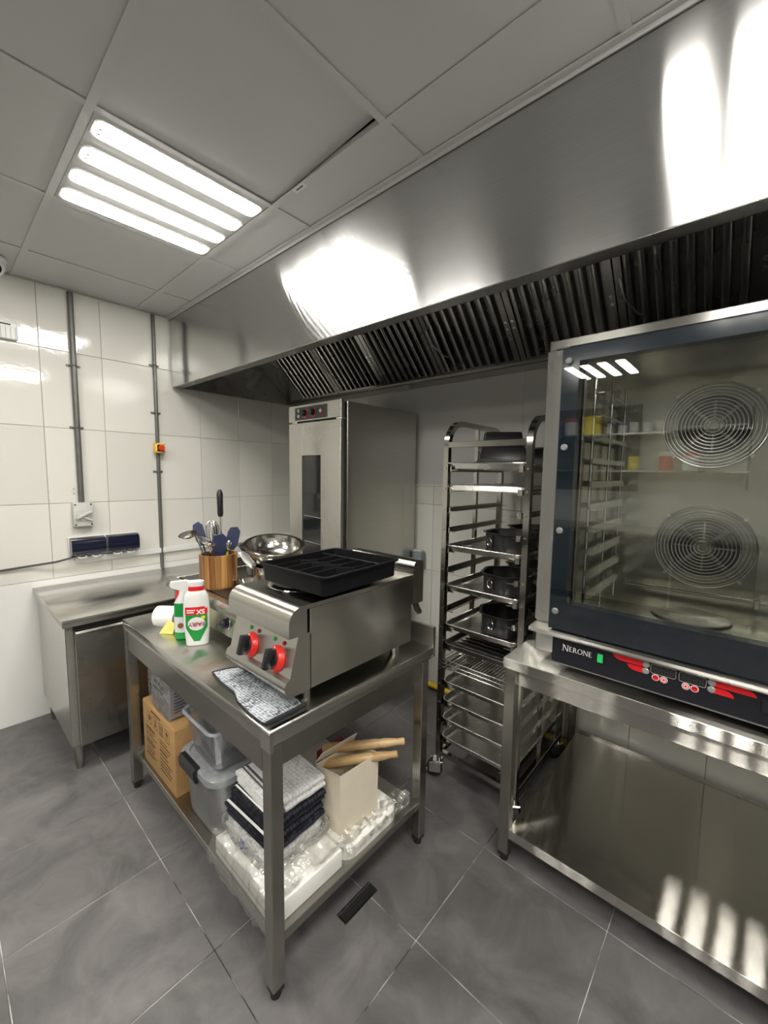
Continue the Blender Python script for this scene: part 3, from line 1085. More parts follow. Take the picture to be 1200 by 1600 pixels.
# ================================================================ undercounter fridge along the tiled wall
ct = thing('undercounter_fridge', 'low steel undercounter cabinet with plain door against the tiled wall', 'cabinet', (0.39, -1.35, 0.0))
B().box(0.02, 0.735, -1.872, -0.76, 0.142, 0.752, 0.002).done('body', ST_X, ct)
b = B().box(0.004, 0.778, -1.888, -0.755, 0.752, 0.79, 0.003, 2)
b.done('worktop', ST_Y, ct)
B().box(0.735, 0.7375, -1.869, -1.842, 0.144, 0.748).done('face_frame', ST_D, ct)
B().box(0.735, 0.742, -1.842, -0.77, 0.722, 0.7515).done('gasket_gap_strip', RUBBER, ct)  # black strip standing in for the shaded gap below the worktop lip
for y0, y1 in ((-1.838, -1.312), (-1.304, -0.775)):
    b = B()
    b.prism([(0.7385, 0.150), (0.768, 0.150), (0.7705, 0.153), (0.7705, 0.705), (0.767, 0.715), (0.757, 0.717), (0.748, 0.710), (0.7385, 0.706)], 'y', y0, y1)
    d = b.done('door', ST_DOOR, ct)
    B().prism([(0.7585, 0.7035), (0.7715, 0.7035), (0.7745, 0.712), (0.770, 0.7215), (0.756, 0.7225), (0.7525, 0.715)], 'y', y0, y1).done('grip_edge', CHROME, d)
for x in (0.685, 0.09):
    for y in (-1.835, -0.80):
        lg = B().cyl((x, y, 0.142), (x, y, 0.035), 0.021, 20).done('leg', ST_LEG, ct)
        B().cyl((x, y, 0.036), (x, y, 0.0), 0.019, 20, 0.016).done('foot', ST_LEG, lg)

# ================================================================ proofing cabinet in the corner
pf = thing('proofing_cabinet', 'tall narrow steel proofing cabinet with slim dark door window', 'cabinet', (1.12, -0.36, 0.0))
PX0, PX1, PFY = 0.874, 1.366, -0.705
B().box(PX0 + 0.004, PX1 + 0.008, -0.665, -0.032, 0.12, 1.886, 0.002).done('body', ST_X, pf)
B().box(PX1 + 0.002, PX1 + 0.0095, -0.664, -0.640, 0.125, 1.883, 0.001).done('corner_fold', ST_X, pf)
B().box(PX0 + 0.012, PX1 - 0.006, -0.682, -0.664, 0.13, 1.880).done('gasket_gap_strip', RUBBER, pf)
hd = B().box(PX0, PX1, PFY, -0.680, 1.795, 1.893, 0.002).done('header_panel', ST_V, pf)
WX0, WX1, WZ0, WZ1 = 1.005, 1.186, 0.42, 1.588
b = B().box(PX0, WX0, PFY, -0.682, 0.13, 1.785, 0.0015)
b.box(WX1, PX1 - 0.003, PFY, -0.682, 0.13, 1.785, 0.0015)
b.box(WX0 - 0.002, WX1 + 0.002, PFY + 0.0008, -0.682, WZ1, 1.784)
b.box(WX0 - 0.002, WX1 + 0.002, PFY + 0.0008, -0.682, 0.131, WZ0)
dr = b.done('door', ST_V, pf)
B().box(WX0, WX1, PFY + 0.006, PFY + 0.010, WZ0, WZ1).done('window', SMOKED, dr)
for z in (1.22, 1.06, 0.90):
    B().cyl((WX0 + 0.02, PFY + 0.0035, z), (WX1 - 0.002, PFY + 0.0035, z - 0.008), 0.0022, 8).done('shelf_edge', CHROME, dr)
cp = B().box(0.944, 1.245, PFY - 0.004, PFY, 1.803, 1.878, 0.001).done('control_plate', PANELBLK, hd)
for x in (1.040, 1.118):
    B().lathe([(0, 0.020), (0.013, 0.020), (0.016, 0.014), (0.018, 0.0)], seg=20, mat=Matrix.Translation((x, PFY - 0.004, 1.842)) @ Matrix.Rotation(PI / 2, 4, 'X')).done('knob', BLACKP, hd)
    b = B()
    arc = [math.radians(a) for a in range(-120, 61, 15)]
    b.loft([[(x + r * math.cos(a), PFY - y, 1.842 + r * math.sin(a)) for a in arc] + [(x + (r - 0.004) * math.cos(a), PFY - y, 1.842 + (r - 0.004) * math.sin(a)) for a in reversed(arc)] for r, y in ((0.030, 0.0042), (0.030, 0.0052))])
    b.done('dial_arc', RED2, hd)
for z, m_ in ((1.858, GREYPL), (1.825, GREYPL)):
    B().cyl((0.985, PFY - 0.004, z), (0.985, PFY - 0.009, z), 0.010, 16).done('indicator', m_, hd)
B().cyl((1.195, PFY - 0.004, 1.842), (1.195, PFY - 0.010, 1.842), 0.010, 16).done('push_button', GREYPL, hd)
B().tube(circ((1.195, PFY - 0.0045, 1.842), 0.013, 20, 'y'), 0.0015, 6, True).done('button_ring', RED2, hd)
for x in (PX1 - 0.02, PX0 + 0.06):
    B().box(x - 0.025, x + 0.025, PFY + 0.002, -0.675, 1.7855, 1.7945, 0.001).done('hinge', CHROME, pf)
for x in (PX0 + 0.05, PX1 - 0.05):
    for y in (-0.62, -0.08):
        B().cyl((x, y, 0.0), (x, y, 0.12), 0.022, 14).done('leg', ST_LEG, pf)

# small grey socket on the back wall behind the cooker
sk = thing('wall_socket', 'small grey socket box on back wall behind the hot plates', 'socket', (1.33, -0.02, 0.93))
B().box(1.385, 1.455, -0.062, -0.0005, 0.835, 0.955, 0.012, 3).done('cover', plain('grey_blue_plastic', (0.20, 0.24, 0.26), 0.4), sk)
B().box(1.37, 1.44, -0.04, -0.0005, 0.825, 0.965, 0.006).done('base', GREYPL, sk)

# yellow gas pipe along the foot of the back wall
b = B()
b.tube([(1.40, -0.03, 0.045), (1.9, -0.03, 0.045), (2.6, -0.03, 0.045)], 0.017, 14)
gp = tag(b.done('gas_pipe', YPIPE, at=(2.0, -0.03, 0.03)), 'yellow gas pipe along the foot of the back wall', 'pipe')
# ================================================================ steel tables
def sq_leg(t, x, y, ztop, s=0.02, foot=0.035):
    l = B().box(x - s, x + s, y - s, y + s, foot, ztop, 0.002, 1).done('leg', ST_LEG, t)
    B().box(x - s + 0.002, x + s - 0.002, y - s + 0.002, y + s - 0.002, foot - 0.014, foot, 0.001).cyl((x, y, 0), (x, y, foot - 0.010), 0.015, 14).done('foot', RUBBER, l)
    return l


ot = thing('steel_table', 'brushed steel table with undershelf that carries the oven', 'table', (3.05, -0.44, 0.0))
OX0, OX1, OY0, OY1 = 2.447, 3.66, -0.872, -0.02
B().box(OX0, OX1, OY0, OY1, 0.776, 0.816, 0.004, 2).done('table_top', ST_Y, ot)
B().box(OX0 + 0.002, OX1 - 0.002, OY0 - 0.0012, OY0 + 0.002, 0.778, 0.8135, 0.0008).done('front_lip', ST_LIP, ot)
B().box(OX0 + 0.03, OX1 - 0.03, OY0 + 0.027, OY0 + 0.030, 0.715, 0.776).done('apron', ST_LIP, ot)
b = B()
b.box(OX0 + 0.03, OX1 - 0.03, OY1 - 0.031, OY1 - 0.028, 0.715, 0.776)
b.box(OX0 + 0.03, OX0 + 0.033, OY0 + 0.028, OY1 - 0.028, 0.715, 0.776)
b.box(OX1 - 0.033, OX1 - 0.03, OY0 + 0.028, OY1 - 0.028, 0.715, 0.776)
b.done('apron', ST_V, ot)
# undershelf: a folded sheet that bows slightly
b = B()


def shelf_top(u, v):
    x = OX0 + 0.045 + (OX1 - OX0 - 0.09) * u
    y = OY0 + 0.018 + (OY1 - OY0 - 0.03) * v
    z = 0.139 - 0.006 * math.sin(PI * u) * math.sin(PI * v) - 0.0012 * math.sin(7 * u + 2 * v) * math.sin(PI * v)
    if v < 0.001:
        z -= 0.002
    return (x, y, z)


b.grid(shelf_top, 24, 24)
b.done('undershelf', ST_SHELF, ot)
B().box(OX0 + 0.045, OX1 - 0.045, OY0 + 0.0165, OY0 + 0.0185, 0.100, 0.1375, 0.0006).done('undershelf_lip', ST_LIP, ot)
B().box(OX0 + 0.045, OX1 - 0.045, OY1 - 0.014, OY1 - 0.012, 0.100, 0.150).done('undershelf_lip', ST_V, ot)
for x in (OX0 + 0.026, OX1 - 0.026):
    for y in (OY0 + 0.028, OY1 - 0.028):
        sq_leg(ot, x, y, 0.776)

# ================================================================ convection oven on the table
ov = thing('convection_oven', 'tall convection oven with glass door and black control panel', 'oven', (2.96, -0.45, 0.816))
VX0, VX1, VY, VZ0, VZ1 = 2.536, 3.385, -0.800, 0.856, 1.944
CX0, CX1, CY1, CZ0, CZ1 = 2.655, 3.265, -0.20, 1.000, 1.865     # cooking chamber
b = B().box(VX0, CX0, VY, -0.04, VZ0, VZ1, 0.002)
b.box(CX1, VX1, VY, -0.04, VZ0, VZ1, 0.002)
b.box(CX0, CX1, VY, -0.04, CZ1, VZ1, 0.002)
b.box(CX0, CX1, VY, -0.04, VZ0, CZ0, 0.002)
b.box(CX0, CX1, CY1 + 0.03, -0.04, CZ0, CZ1)
b.done('body', ST_V, ov)
CAV = plain('oven_chamber_steel', (0.60, 0.57, 0.48), 0.20, 1.0, var=0.08, nscale=6)
b = B().box(CX0, CX0 + 0.003, VY + 0.004, CY1, CZ0, CZ1)
b.box(CX1 - 0.003, CX1, VY + 0.004, CY1, CZ0, CZ1)
b.box(CX0, CX1, VY + 0.004, CY1, CZ1 - 0.003, CZ1)
b.box(CX0, CX1, VY + 0.004, CY1, CZ0, CZ0 + 0.003)
b.box(CX0, CX1, CY1, CY1 + 0.003, CZ0, CZ1)
b.done('chamber', CAV, ov)
b = B()
pr_ = [(2.72, 1.03), (3.20, 1.03), (3.23, 1.06), (3.23, 1.80), (3.20, 1.83), (2.72, 1.83), (2.69, 1.80), (2.69, 1.06)]
b.prism(pr_, 'y', -0.245, -0.240)
fp = b.done('fan_panel', CAV, ov)
b = B()
b.lathe([(0, 0.004), (0.05, 0.006), (0.09, 0.002), (0.11, 0.006), (0.115, 0.0)], (2.96, -0.52, CZ0 + 0.003), 40)
b.done('floor_dish', CAV, ov)
GUARD = plain('guard_wire', (0.85, 0.84, 0.80), 0.25, 1.0)
FANBK = plain('fan_dark', (0.03, 0.028, 0.025), 0.4, 0.6)
for fz in (1.684, 1.218):
    fx0 = 2.962
    g = B()
    for a in (45, 135, 225, 315):
        ca, sa = math.cos(math.radians(a)), math.sin(math.radians(a))
        for off in (-0.005, 0.005):
            g.tube([(fx0 + ca * r - sa * off, -0.266 - 0.006 * (1 - r / 0.16), fz + sa * r + ca * off) for r in (0.012, 0.08, 0.165)], 0.0018, 6)
        g.cyl((fx0 + ca * 0.165, -0.246, fz + sa * 0.165), (fx0 + ca * 0.165, -0.272, fz + sa * 0.165), 0.006, 8)
    fg = g.done('fan_guard', GUARD, ov)
    for k in range(12):
        r = 0.014 + 0.0122 * k
        B().tube(circ((fx0, -0.268 - 0.005 * (1 - r / 0.16), fz), r, 40, 'y'), 0.0024, 6, True).done('ring', GUARD, fg)
    B().tube(circ((fx0, -0.258, fz), 0.158, 44, 'y'), 0.003, 8, True).done('ring', GUARD, fg)
    B().cyl((fx0, -0.2455, fz), (fx0, -0.247, fz), 0.115, 36).done('fan_opening', FANBK, fp)
    b = B()
    for a in range(0, 360, 45):
        m = Matrix.Translation((fx0, -0.252, fz)) @ Matrix.Rotation(math.radians(a), 4, 'Y')
        b.box(0.03, 0.095, -0.004, 0.002, -0.003, 0.003, 0, 1, m)
    b.cyl((fx0, -0.247, fz), (fx0, -0.258, fz), 0.032, 20)
    b.done('fan_wheel', CAV, fp)
# tray runners inside the chamber
for x, sg in ((CX0 + 0.018, 1), (CX1 - 0.018, -1)):
    b = B()
    for y in (-0.74, -0.52, -0.31):
        b.cyl((x, y, CZ0 + 0.004), (x, y, CZ1 - 0.02), 0.0055, 8)
    rr_ = b.done('runner_frame', CHROME, ov)
    for k in range(10):
        z = CZ0 + 0.06 + 0.078 * k
        b = B()
        b.box(min(x + sg * 0.006, x + sg * 0.030), max(x + sg * 0.006, x + sg * 0.030), -0.755, -0.29, z, z + 0.0025)
        b.box(min(x + sg * 0.006, x + sg * 0.0085), max(x + sg * 0.006, x + sg * 0.0085), -0.755, -0.29, z, z + 0.020)
        b.done('runner', CHROME, rr_)
b = B()
b.tube([(2.68, -0.34, 1.045), (3.24, -0.34, 1.055)], 0.006, 10)
for x in (2.715, 3.13):
    b.box(x - 0.008, x + 0.008, -0.352, -0.328, 1.030, 1.066, 0.002)
b.done('steam_pipe', CHROME, ov)
# door: clear pane with a dark blue printed border, held by round caps
DX0, DX1, DY, DZ0, DZ1 = 2.604, 3.316, -0.872, 0.972, 1.893
B().box(DX0, DX1, DY, DY + 0.005, DZ0, DZ1, 0.001).done('door_pane', GLASS_F, ov)
B().box(DX0 + 0.062, DX1 - 0.062, DY + 0.045, DY + 0.049, 1.066, DZ1 - 0.055).done('inner_pane', GLASS, ov)
b = B().box(DX0, DX0 + 0.052, DY + 0.0055, DY + 0.048, DZ0, DZ1)
b.box(DX1 - 0.052, DX1, DY + 0.0055, DY + 0.048, DZ0, DZ1)
b.box(DX0 + 0.052, DX1 - 0.052, DY + 0.0055, DY + 0.048, DZ0, 1.064)
b.box(DX0 + 0.052, DX1 - 0.052, DY + 0.0055, DY + 0.048, DZ1 - 0.044, DZ1)
db = b.done('door_border', OVENBLUE, ov)
CAPG = plain('grey_cap', (0.16, 0.165, 0.17), 0.4)
for x in (2.625, 3.295):
    for z in (1.851, 1.579, 1.307, 1.034):
        B().lathe([(0, 0.006), (0.008, 0.0055), (0.0105, 0.003), (0.011, 0.0)], seg=18, mat=Matrix.Translation((x, DY - 0.0002, z)) @ Matrix.Rotation(PI / 2, 4, 'X')).done('cap', CAPG, db)
b = B()
b.prism([(-0.825, 0.948), (-0.882, 0.948), (-0.886, 0.954), (-0.884, 0.962), (-0.825, 0.967)], 'x', VX0 + 0.006, VX1 - 0.006)
b.done('drip_trim', ST_V, ov)
B().box(VX0 + 0.004, DX0 + 0.002, -0.826, VY, 0.975, DZ1 + 0.01, 0.0015).done('door_stile', ST_V, ov)
B().box(VX0 + 0.015, VX1 - 0.015, -0.83, VY, 1.905, 1.935, 0.003).done('top_trim', ST_V, ov)
PY = -0.862
pan = B().box(2.618, 3.37, PY, VY - 0.001, VZ0 - 0.001, 0.9465, 0.002).done('control_panel', PANELBLK, ov)
B().box(2.618, 3.37, PY + 0.002, PY + 0.010, VZ0 - 0.005, VZ0 - 0.001).done('panel_edge', CHROME, ov)
# serif lettering on the panel
WHITELET = plain('white_print', (0.80, 0.80, 0.80), 0.5)


def serif(b, letter, x, z, h, y):
    """thick and thin strokes with serifs, drawn as thin raised polygons; returns advance width"""
    T, t, s = h * 0.15, h * 0.075, h * 0.06

    def poly(pts):
        b.prism([(x + px * h, z + pz * h) for px, pz in pts], 'y', y, y - 0.0005)

    def stem(px, w=T / h):
        poly([(px, 0), (px + w, 0), (px + w, 1), (px, 1)])

    def ser(px, pz, w=0.28):
        poly([(px - w / 2, pz), (px + w / 2, pz), (px + w / 2, pz + 0.05), (px - w / 2, pz + 0.05)])
    if letter == 'N':
        stem(0.10, 0.075); stem(0.80, 0.075)
        poly([(0.08, 1), (0.27, 1), (0.875, 0), (0.76, 0)])
        ser(0.12, 0); ser(0.84, 0.95); ser(0.10, 0.95, 0.22)
        return 1.0 * h
    if letter == 'E':
        stem(0.10)
        for pz, w in ((0, 0.52), (0.475, 0.42), (0.94, 0.50)):
            poly([(0.05, pz), (0.05 + w, pz), (0.05 + w, pz + 0.06), (0.05, pz + 0.06)])
        poly([(0.53, 0), (0.60, 0), (0.63, 0.18), (0.57, 0.10)])
        poly([(0.50, 1), (0.56, 1), (0.58, 0.83), (0.53, 0.90)])
        return 0.72 * h
    if letter == 'R':
        stem(0.10); ser(0.175, 0, 0.32)
        out = [(0.05, 1)] + [(0.34 + 0.28 * math.cos(a), 0.74 + 0.26 * math.sin(a)) for a in [math.radians(90 - 18 * k) for k in range(11)]] + [(0.2, 0.48)]
        inn = [(0.34 + 0.14 * math.cos(a), 0.74 + 0.20 * math.sin(a)) for a in [math.radians(-90 + 18 * k) for k in range(11)]]
        n = len(inn)
        for k in range(10):
            poly([out[1 + k], out[2 + k], inn[n - 2 - k], inn[n - 1 - k]])
        poly([(0.05, 1), (0.34, 1), (0.34, 0.94), (0.05, 0.94)])
        poly([(0.2, 0.54), (0.34, 0.54), (0.34, 0.48), (0.2, 0.48)])
        poly([(0.30, 0.50), (0.46, 0.50), (0.86, 0.0), (0.68, 0.0)])
        return 0.86 * h
    if letter == 'O':
        n = 24
        for k in range(n):
            a0, a1 = 2 * PI * k / n, 2 * PI * (k + 1) / n
            poly([(0.52 + 0.47 * math.cos(a0), 0.5 + 0.51 * math.sin(a0)), (0.52 + 0.47 * math.cos(a1), 0.5 + 0.51 * math.sin(a1)),
                  (0.52 + 0.33 * math.cos(a1), 0.5 + 0.46 * math.sin(a1)), (0.52 + 0.33 * math.cos(a0), 0.5 + 0.46 * math.sin(a0))])
        return 1.06 * h
    return h


b = B()
xx = 2.652
for i, ch in enumerate('NERONE'):
    xx += serif(b, ch, xx, 0.9045 - (0 if i else 0.002), 0.0165 if i else 0.021, PY - 0.0004)
b.done('maker_lettering', WHITELET, pan)
B().box(2.757, 2.781, PY - 0.004, PY, 0.894, 0.930, 0.002).done('switch_bezel', BLACKP, pan)
B().box(2.761, 2.777, PY - 0.008, PY - 0.003, 0.898, 0.926, 0.002).done('power_switch', GREENLIT, pan)


for (x0, x1, z0, z1) in ((2.803, 2.893, 0.9230, 0.9405), (2.844, 2.893, 0.9040, 0.9200)):
    h = z1 - z0
    a = [(x1, z0), (x1, z1)] + [(x0 + 1.5 * h * (1 - math.cos(t)), z1 - h * math.sin(t)) for t in [PI / 2 * k / 7 for k in range(8)]]
    B().prism(a, 'y', PY - 0.0003, PY - 0.0012).done('red_flash', RED2, pan)
for (x0, x1, z0, z1) in ((3.045, 3.137, 0.9230, 0.9405), (3.045, 3.094, 0.9040, 0.9200)):
    h = z1 - z0
    a = [(x0, z0), (x0, z1)] + [(x1 - 1.5 * h + 1.5 * h * math.sin(t), z0 + h * math.cos(t)) for t in [PI / 2 * k / 7 for k in range(8)]]
    B().prism(a, 'y', PY - 0.0003, PY - 0.0012).done('red_flash', RED2, pan)
SILV = plain('silver_button', (0.6, 0.6, 0.6), 0.3, 0.7)
for x in (2.892, 3.046):
    for z in (0.9318, 0.912):
        B().lathe([(0, 0.003), (0.007, 0.0025), (0.0095, 0.0)], seg=16, mat=Matrix.Translation((x, PY - 0.0010, z)) @ Matrix.Rotation(PI / 2, 4, 'X')).done('key', SILV, pan)
for x0, x1 in ((2.9045, 2.9655), (2.973, 3.034)):
    dsp = B().box(x0, x1, PY - 0.001, PY, 0.9115, 0.938, 0.003, 2).done('display', BLACKM, pan)
    B().tube([(q[0], PY - 0.0012, q[1]) for q in rrect(x1 - x0, 0.0265, 0.005, 3, (x0 + x1) / 2, 0.92475)], 0.0006, 4, True).done('display_rim', GREYPL, dsp)
    SEG = plain('unlit_segments', (0.05, 0.05, 0.048), 0.5)
    b = B()
    for k in range(4):
        xa = x0 + 0.006 + 0.0135 * k
        for px, pz, w, h in ((0.001, 0, 0.007, 0.0015), (0.001, 0.0075, 0.007, 0.0015), (0.001, 0.015, 0.007, 0.0015), (0, 0.001, 0.0015, 0.0065), (0.0075, 0.001, 0.0015, 0.0065), (0, 0.0085, 0.0015, 0.0065), (0.0075, 0.0085, 0.0015, 0.0065)):
            b.box(xa + px, xa + px + w, PY - 0.0016, PY - 0.0009, 0.9165 + pz, 0.9165 + pz + h)
        b.box(xa + 0.0100, xa + 0.0115, PY - 0.0016, PY - 0.0009, 0.9165, 0.918)
    b.done('digits', SEG, dsp)
for x, m_ in ((2.918, RED2), (2.938, WHITELET), (2.990, WHITELET), (3.010, RED2)):
    rim = B().cyl((x, PY, 0.9005), (x, PY - 0.0012, 0.9005), 0.0095, 18).done('round_key', WHITELET, pan)
    B().cyl((x, PY - 0.001, 0.9005), (x, PY - 0.0018, 0.9005), 0.0078, 18).done('key_face', RED2, rim)
    if m_ is WHITELET:
        B().tube(circ((x, PY - 0.002, 0.9005), 0.0045, 14, 'y'), 0.0011, 6, True).done('key_symbol', WHITELET, rim)
    else:
        B().box(x - 0.005, x + 0.005, PY - 0.0024, PY - 0.0017, 0.9015, 0.9035).done('key_symbol', BLACKP, rim)
B().box(3.146, 3.19, PY - 0.003, PY, 0.890, 0.925, 0.003).done('probe_port', BLACKP, pan)
for x in (VX0 + 0.06, VX1 - 0.06):
    for y in (-0.74, -0.10):
        B().cyl((x, y, 0.816), (x, y, VZ0), 0.02, 14).done('foot', ST_LEG, ov)

# ================================================================ tray trolley
rk = thing('tray_trolley', 'tall polished steel tray trolley on castors beside the oven', 'trolley', (2.23, -0.39, 0.0))
RX0, RX1, RY0, RY1 = 2.036, 2.424, -0.655, -0.115
for x in (RX0, RX1):
    pts = [(x, RY0, 0.11), (x, RY0, 1.60)]
    for k in range(1, 9):
        a = PI - k * PI / 16
        pts.append((x, RY0 + 0.11 + 0.11 * math.cos(a), 1.612 + 0.11 * math.sin(a)))
    for k in range(0, 9):
        a = PI / 2 - k * PI / 16
        pts.append((x, RY1 - 0.11 + 0.11 * math.cos(a), 1.612 + 0.11 * math.sin(a)))
    pts.append((x, RY1, 0.11))
    B().tube(pts, 0.0125, sq=True).done('side_frame', RACKST, rk)
    B().box(x - 0.009, x + 0.009, -0.394, -0.376, 0.13, 1.718).done('middle_post', RACKST, rk)
    B().box(x - 0.0115, x + 0.0115, RY0 + 0.012, RY1 - 0.012, 0.118, 0.141, 0.001).done('bottom_rail', RACKST, rk)
for y in (RY0, RY1):
    B().box(RX0 + 0.012, RX1 - 0.012, y - 0.0115, y + 0.0115, 0.118, 0.141, 0.001).done('cross_bar', RACKST, rk)
    B().box(RX0 + 0.012, RX1 - 0.012, y - 0.0115, y + 0.0115, 1.606, 1.632, 0.001).done('cross_bar', RACKST, rk)
LEV = [1.520 - 0.0935 * k for k in range(15)]
slide_m = {}
for sg, x in ((1, RX0 + 0.0125), (-1, RX1 - 0.0125)):
    b = B()
    pr1 = [(0, -0.006), (0.003, -0.006), (0.003, 0), (0.034, 0), (0.034, 0.003), (0.003, 0.003), (0.003, 0.018), (0, 0.018)]
    pr1 = [(sg * q, z) for q, z in pr1]
    lo = []
    for y, dx in ((RY0 - 0.020, 0.020), (RY0 - 0.014, 0.010), (RY0 - 0.002, 0.003), (RY0 + 0.016, 0.0), (RY1 - 0.01, 0.0)):
        lo.append([(x + q + sg * 0.0008 + sg * dx, y, z) for q, z in pr1])
    b.loft(lo)
    slide_m[sg] = b.mesh('slide', RACKST, OFF[rk.name])
rivet = B().lathe([(0, 0.003), (0.004, 0.0022), (0.005, 0)], seg=10, mat=Matrix.Rotation(PI / 2, 4, 'X')).mesh('rivet', CHROME)
for z in LEV:
    for sg in (1, -1):
        s = put('slide', slide_m[sg], rk, (0, 0, z - 0.016))
        x = RX0 if sg == 1 else RX1
        r_ = put('rivet', rivet, s, (x - 2.23, RY0 - 0.0126 + 0.39, 0.008))


def caster(x, y, a):
    b = B()
    m = Matrix.Translation((x, y, 0)) @ Matrix.Rotation(a, 4, 'Z')
    b.cyl((x, y, 0.085), (x, y, 0.115), 0.012, 12)
    b.box(-0.030, 0.022, -0.024, 0.024, 0.078, 0.088, 0.003, 1, m)
    b.box(-0.045, 0.010, -0.024, -0.020, 0.030, 0.080, 0.003, 1, m)
    b.box(-0.045, 0.010, 0.020, 0.024, 0.030, 0.080, 0.003, 1, m)
    fk = b.done('castor', CHROME, rk)
    w = m @ Matrix.Translation((-0.022, 0, 0.040)) @ Matrix.Rotation(PI / 2, 4, 'X')
    B().lathe([(0, -0.016), (0.030, -0.016), (0.039, -0.011), (0.040, 0), (0.039, 0.011), (0.030, 0.016), (0, 0.016)], seg=24, mat=w).done('wheel', RUBBER, fk)
    B().box(-0.075, -0.030, -0.020, 0.020, 0.050, 0.064, 0.004, 1, m @ Matrix.Rotation(math.radians(-25), 4, 'Y')).done('brake_pedal', CHROME, fk)


for x, y, a in ((RX0, RY0, 0.5), (RX1, RY0, 2.2), (RX0, RY1, -0.6), (RX1, RY1, 0.8)):
    caster(x, y, a)

# ---- baking trays
TW, TD = 0.372, 0.560


def tray(name, label, z, w=TW, d=TD, h=0.027, mat=ALU, y0=-0.672, flip=False, tilt=0.0, ribs=False):
    cx, cy = (RX0 + RX1) / 2, y0 + d / 2
    b = B()

    def loop(ww, dd, r, zz):
        return [(cx + q[0], cy + q[1], zz) for q in rrect(ww, dd, r, 5)]
    s = -1 if flip else 1
    zb = z + (h if flip else 0)
    ls = [loop(w - 0.03, d - 0.03, 0.025, zb + s * 0.0), loop(w - 0.022, d - 0.022, 0.030, zb + s * 0.003), loop(w - 0.012, d - 0.012, 0.034, zb + s * (h - 0.002)),
          loop(w, d, 0.038, zb + s * h), loop(w, d, 0.038, zb + s * (h - 0.004)), loop(w - 0.005, d - 0.005, 0.036, zb + s * (h - 0.004)), loop(w - 0.010, d - 0.010, 0.034, zb + s * (h + 0.0)),
          loop(w - 0.019, d - 0.019, 0.029, zb + s * 0.0045), loop(w - 0.028, d - 0.028, 0.025, zb + s * 0.0014)]
    b.loft(ls)
    o = b.done(name, mat, at=(cx, cy, z))
    tag(o, label, 'tray', 'trays in the trolley')
    if ribs:
        for k in range(14):
            yy = cy - d / 2 + 0.035 + k * (d - 0.07) / 13
            B().box(cx - w / 2 + 0.03, cx + w / 2 - 0.03, yy - 0.006, yy + 0.006, z + 0.0015, z + 0.009, 0.002).done('rib', mat, o)
    return o


DARKAL = plain('dark_ribbed_tray', (0.16, 0.155, 0.145), 0.35, 0.8)
tray('baking_tray', 'topmost baking tray in the trolley, under the wire shelf', LEV[0] - 0.012)
tray('baking_tray', 'second baking tray from top, upside down and empty', LEV[1] - 0.012, flip=True)
tray('baking_tray', 'baking tray holding the highest pair of dark cake tins', LEV[4] - 0.012)
tray('baking_tray', 'baking tray holding the middle pair of dark cake tins', LEV[6] - 0.012)
tray('baking_tray', 'baking tray holding the lowest pair of dark cake tins', LEV[8] - 0.012)
tray('ribbed_tray', 'dark ribbed tray just above the wire cooling racks', LEV[9] - 0.012, mat=DARKAL, ribs=True)
for k, lab in ((11, 'uppermost of four empty baking trays low in the trolley'), (12, 'second of four empty baking trays low in the trolley'),
               (13, 'third of four empty baking trays low in the trolley'), (14, 'bottom baking tray in the trolley, nearest the floor')):
    tray('baking_tray', lab, LEV[k] - 0.012)


def wire_rack(label, z, n=24):
    cx, cy = (RX0 + RX1) / 2, -0.672 + TD / 2
    t = thing('wire_rack', label, 'rack', (cx, cy, z), 'wire racks in the trolley')
    B().tube([(cx + q[0], cy + q[1], z + 0.004) for q in rrect(TW, TD, 0.012, 3)], 0.0032, 8, True).done('rim', CHROME, t)
    wm = None
    for k in range(n):
        x = cx - TW / 2 + TW * (k + 0.5) / n
        if wm is None:
            wm = B().cyl((0, cy - TD / 2 - OFF[t.name].y, 0.0075), (0, cy + TD / 2 - OFF[t.name].y, 0.0075), 0.0016, 6).mesh('wire', CHROME)
        put('wire', wm, t, (x - cx, 0, 0))
    for q in (0.25, 0.75):
        B().cyl((cx - TW / 2, cy - TD / 2 + TD * q, z + 0.004), (cx + TW / 2, cy - TD / 2 + TD * q, z + 0.004), 0.002, 6).done('cross_wire', CHROME, t)
    return t


wire_rack('wire cooling shelf under the black loaf tins at trolley top', LEV[0] + 0.012)
wire_rack('upper of three wire cooling racks stacked mid trolley', LEV[10] + 0.022)
wire_rack('middle of three wire cooling racks stacked mid trolley', LEV[10] + 0.003)
wire_rack('lowest of three wire cooling racks stacked mid trolley', LEV[10] - 0.016)

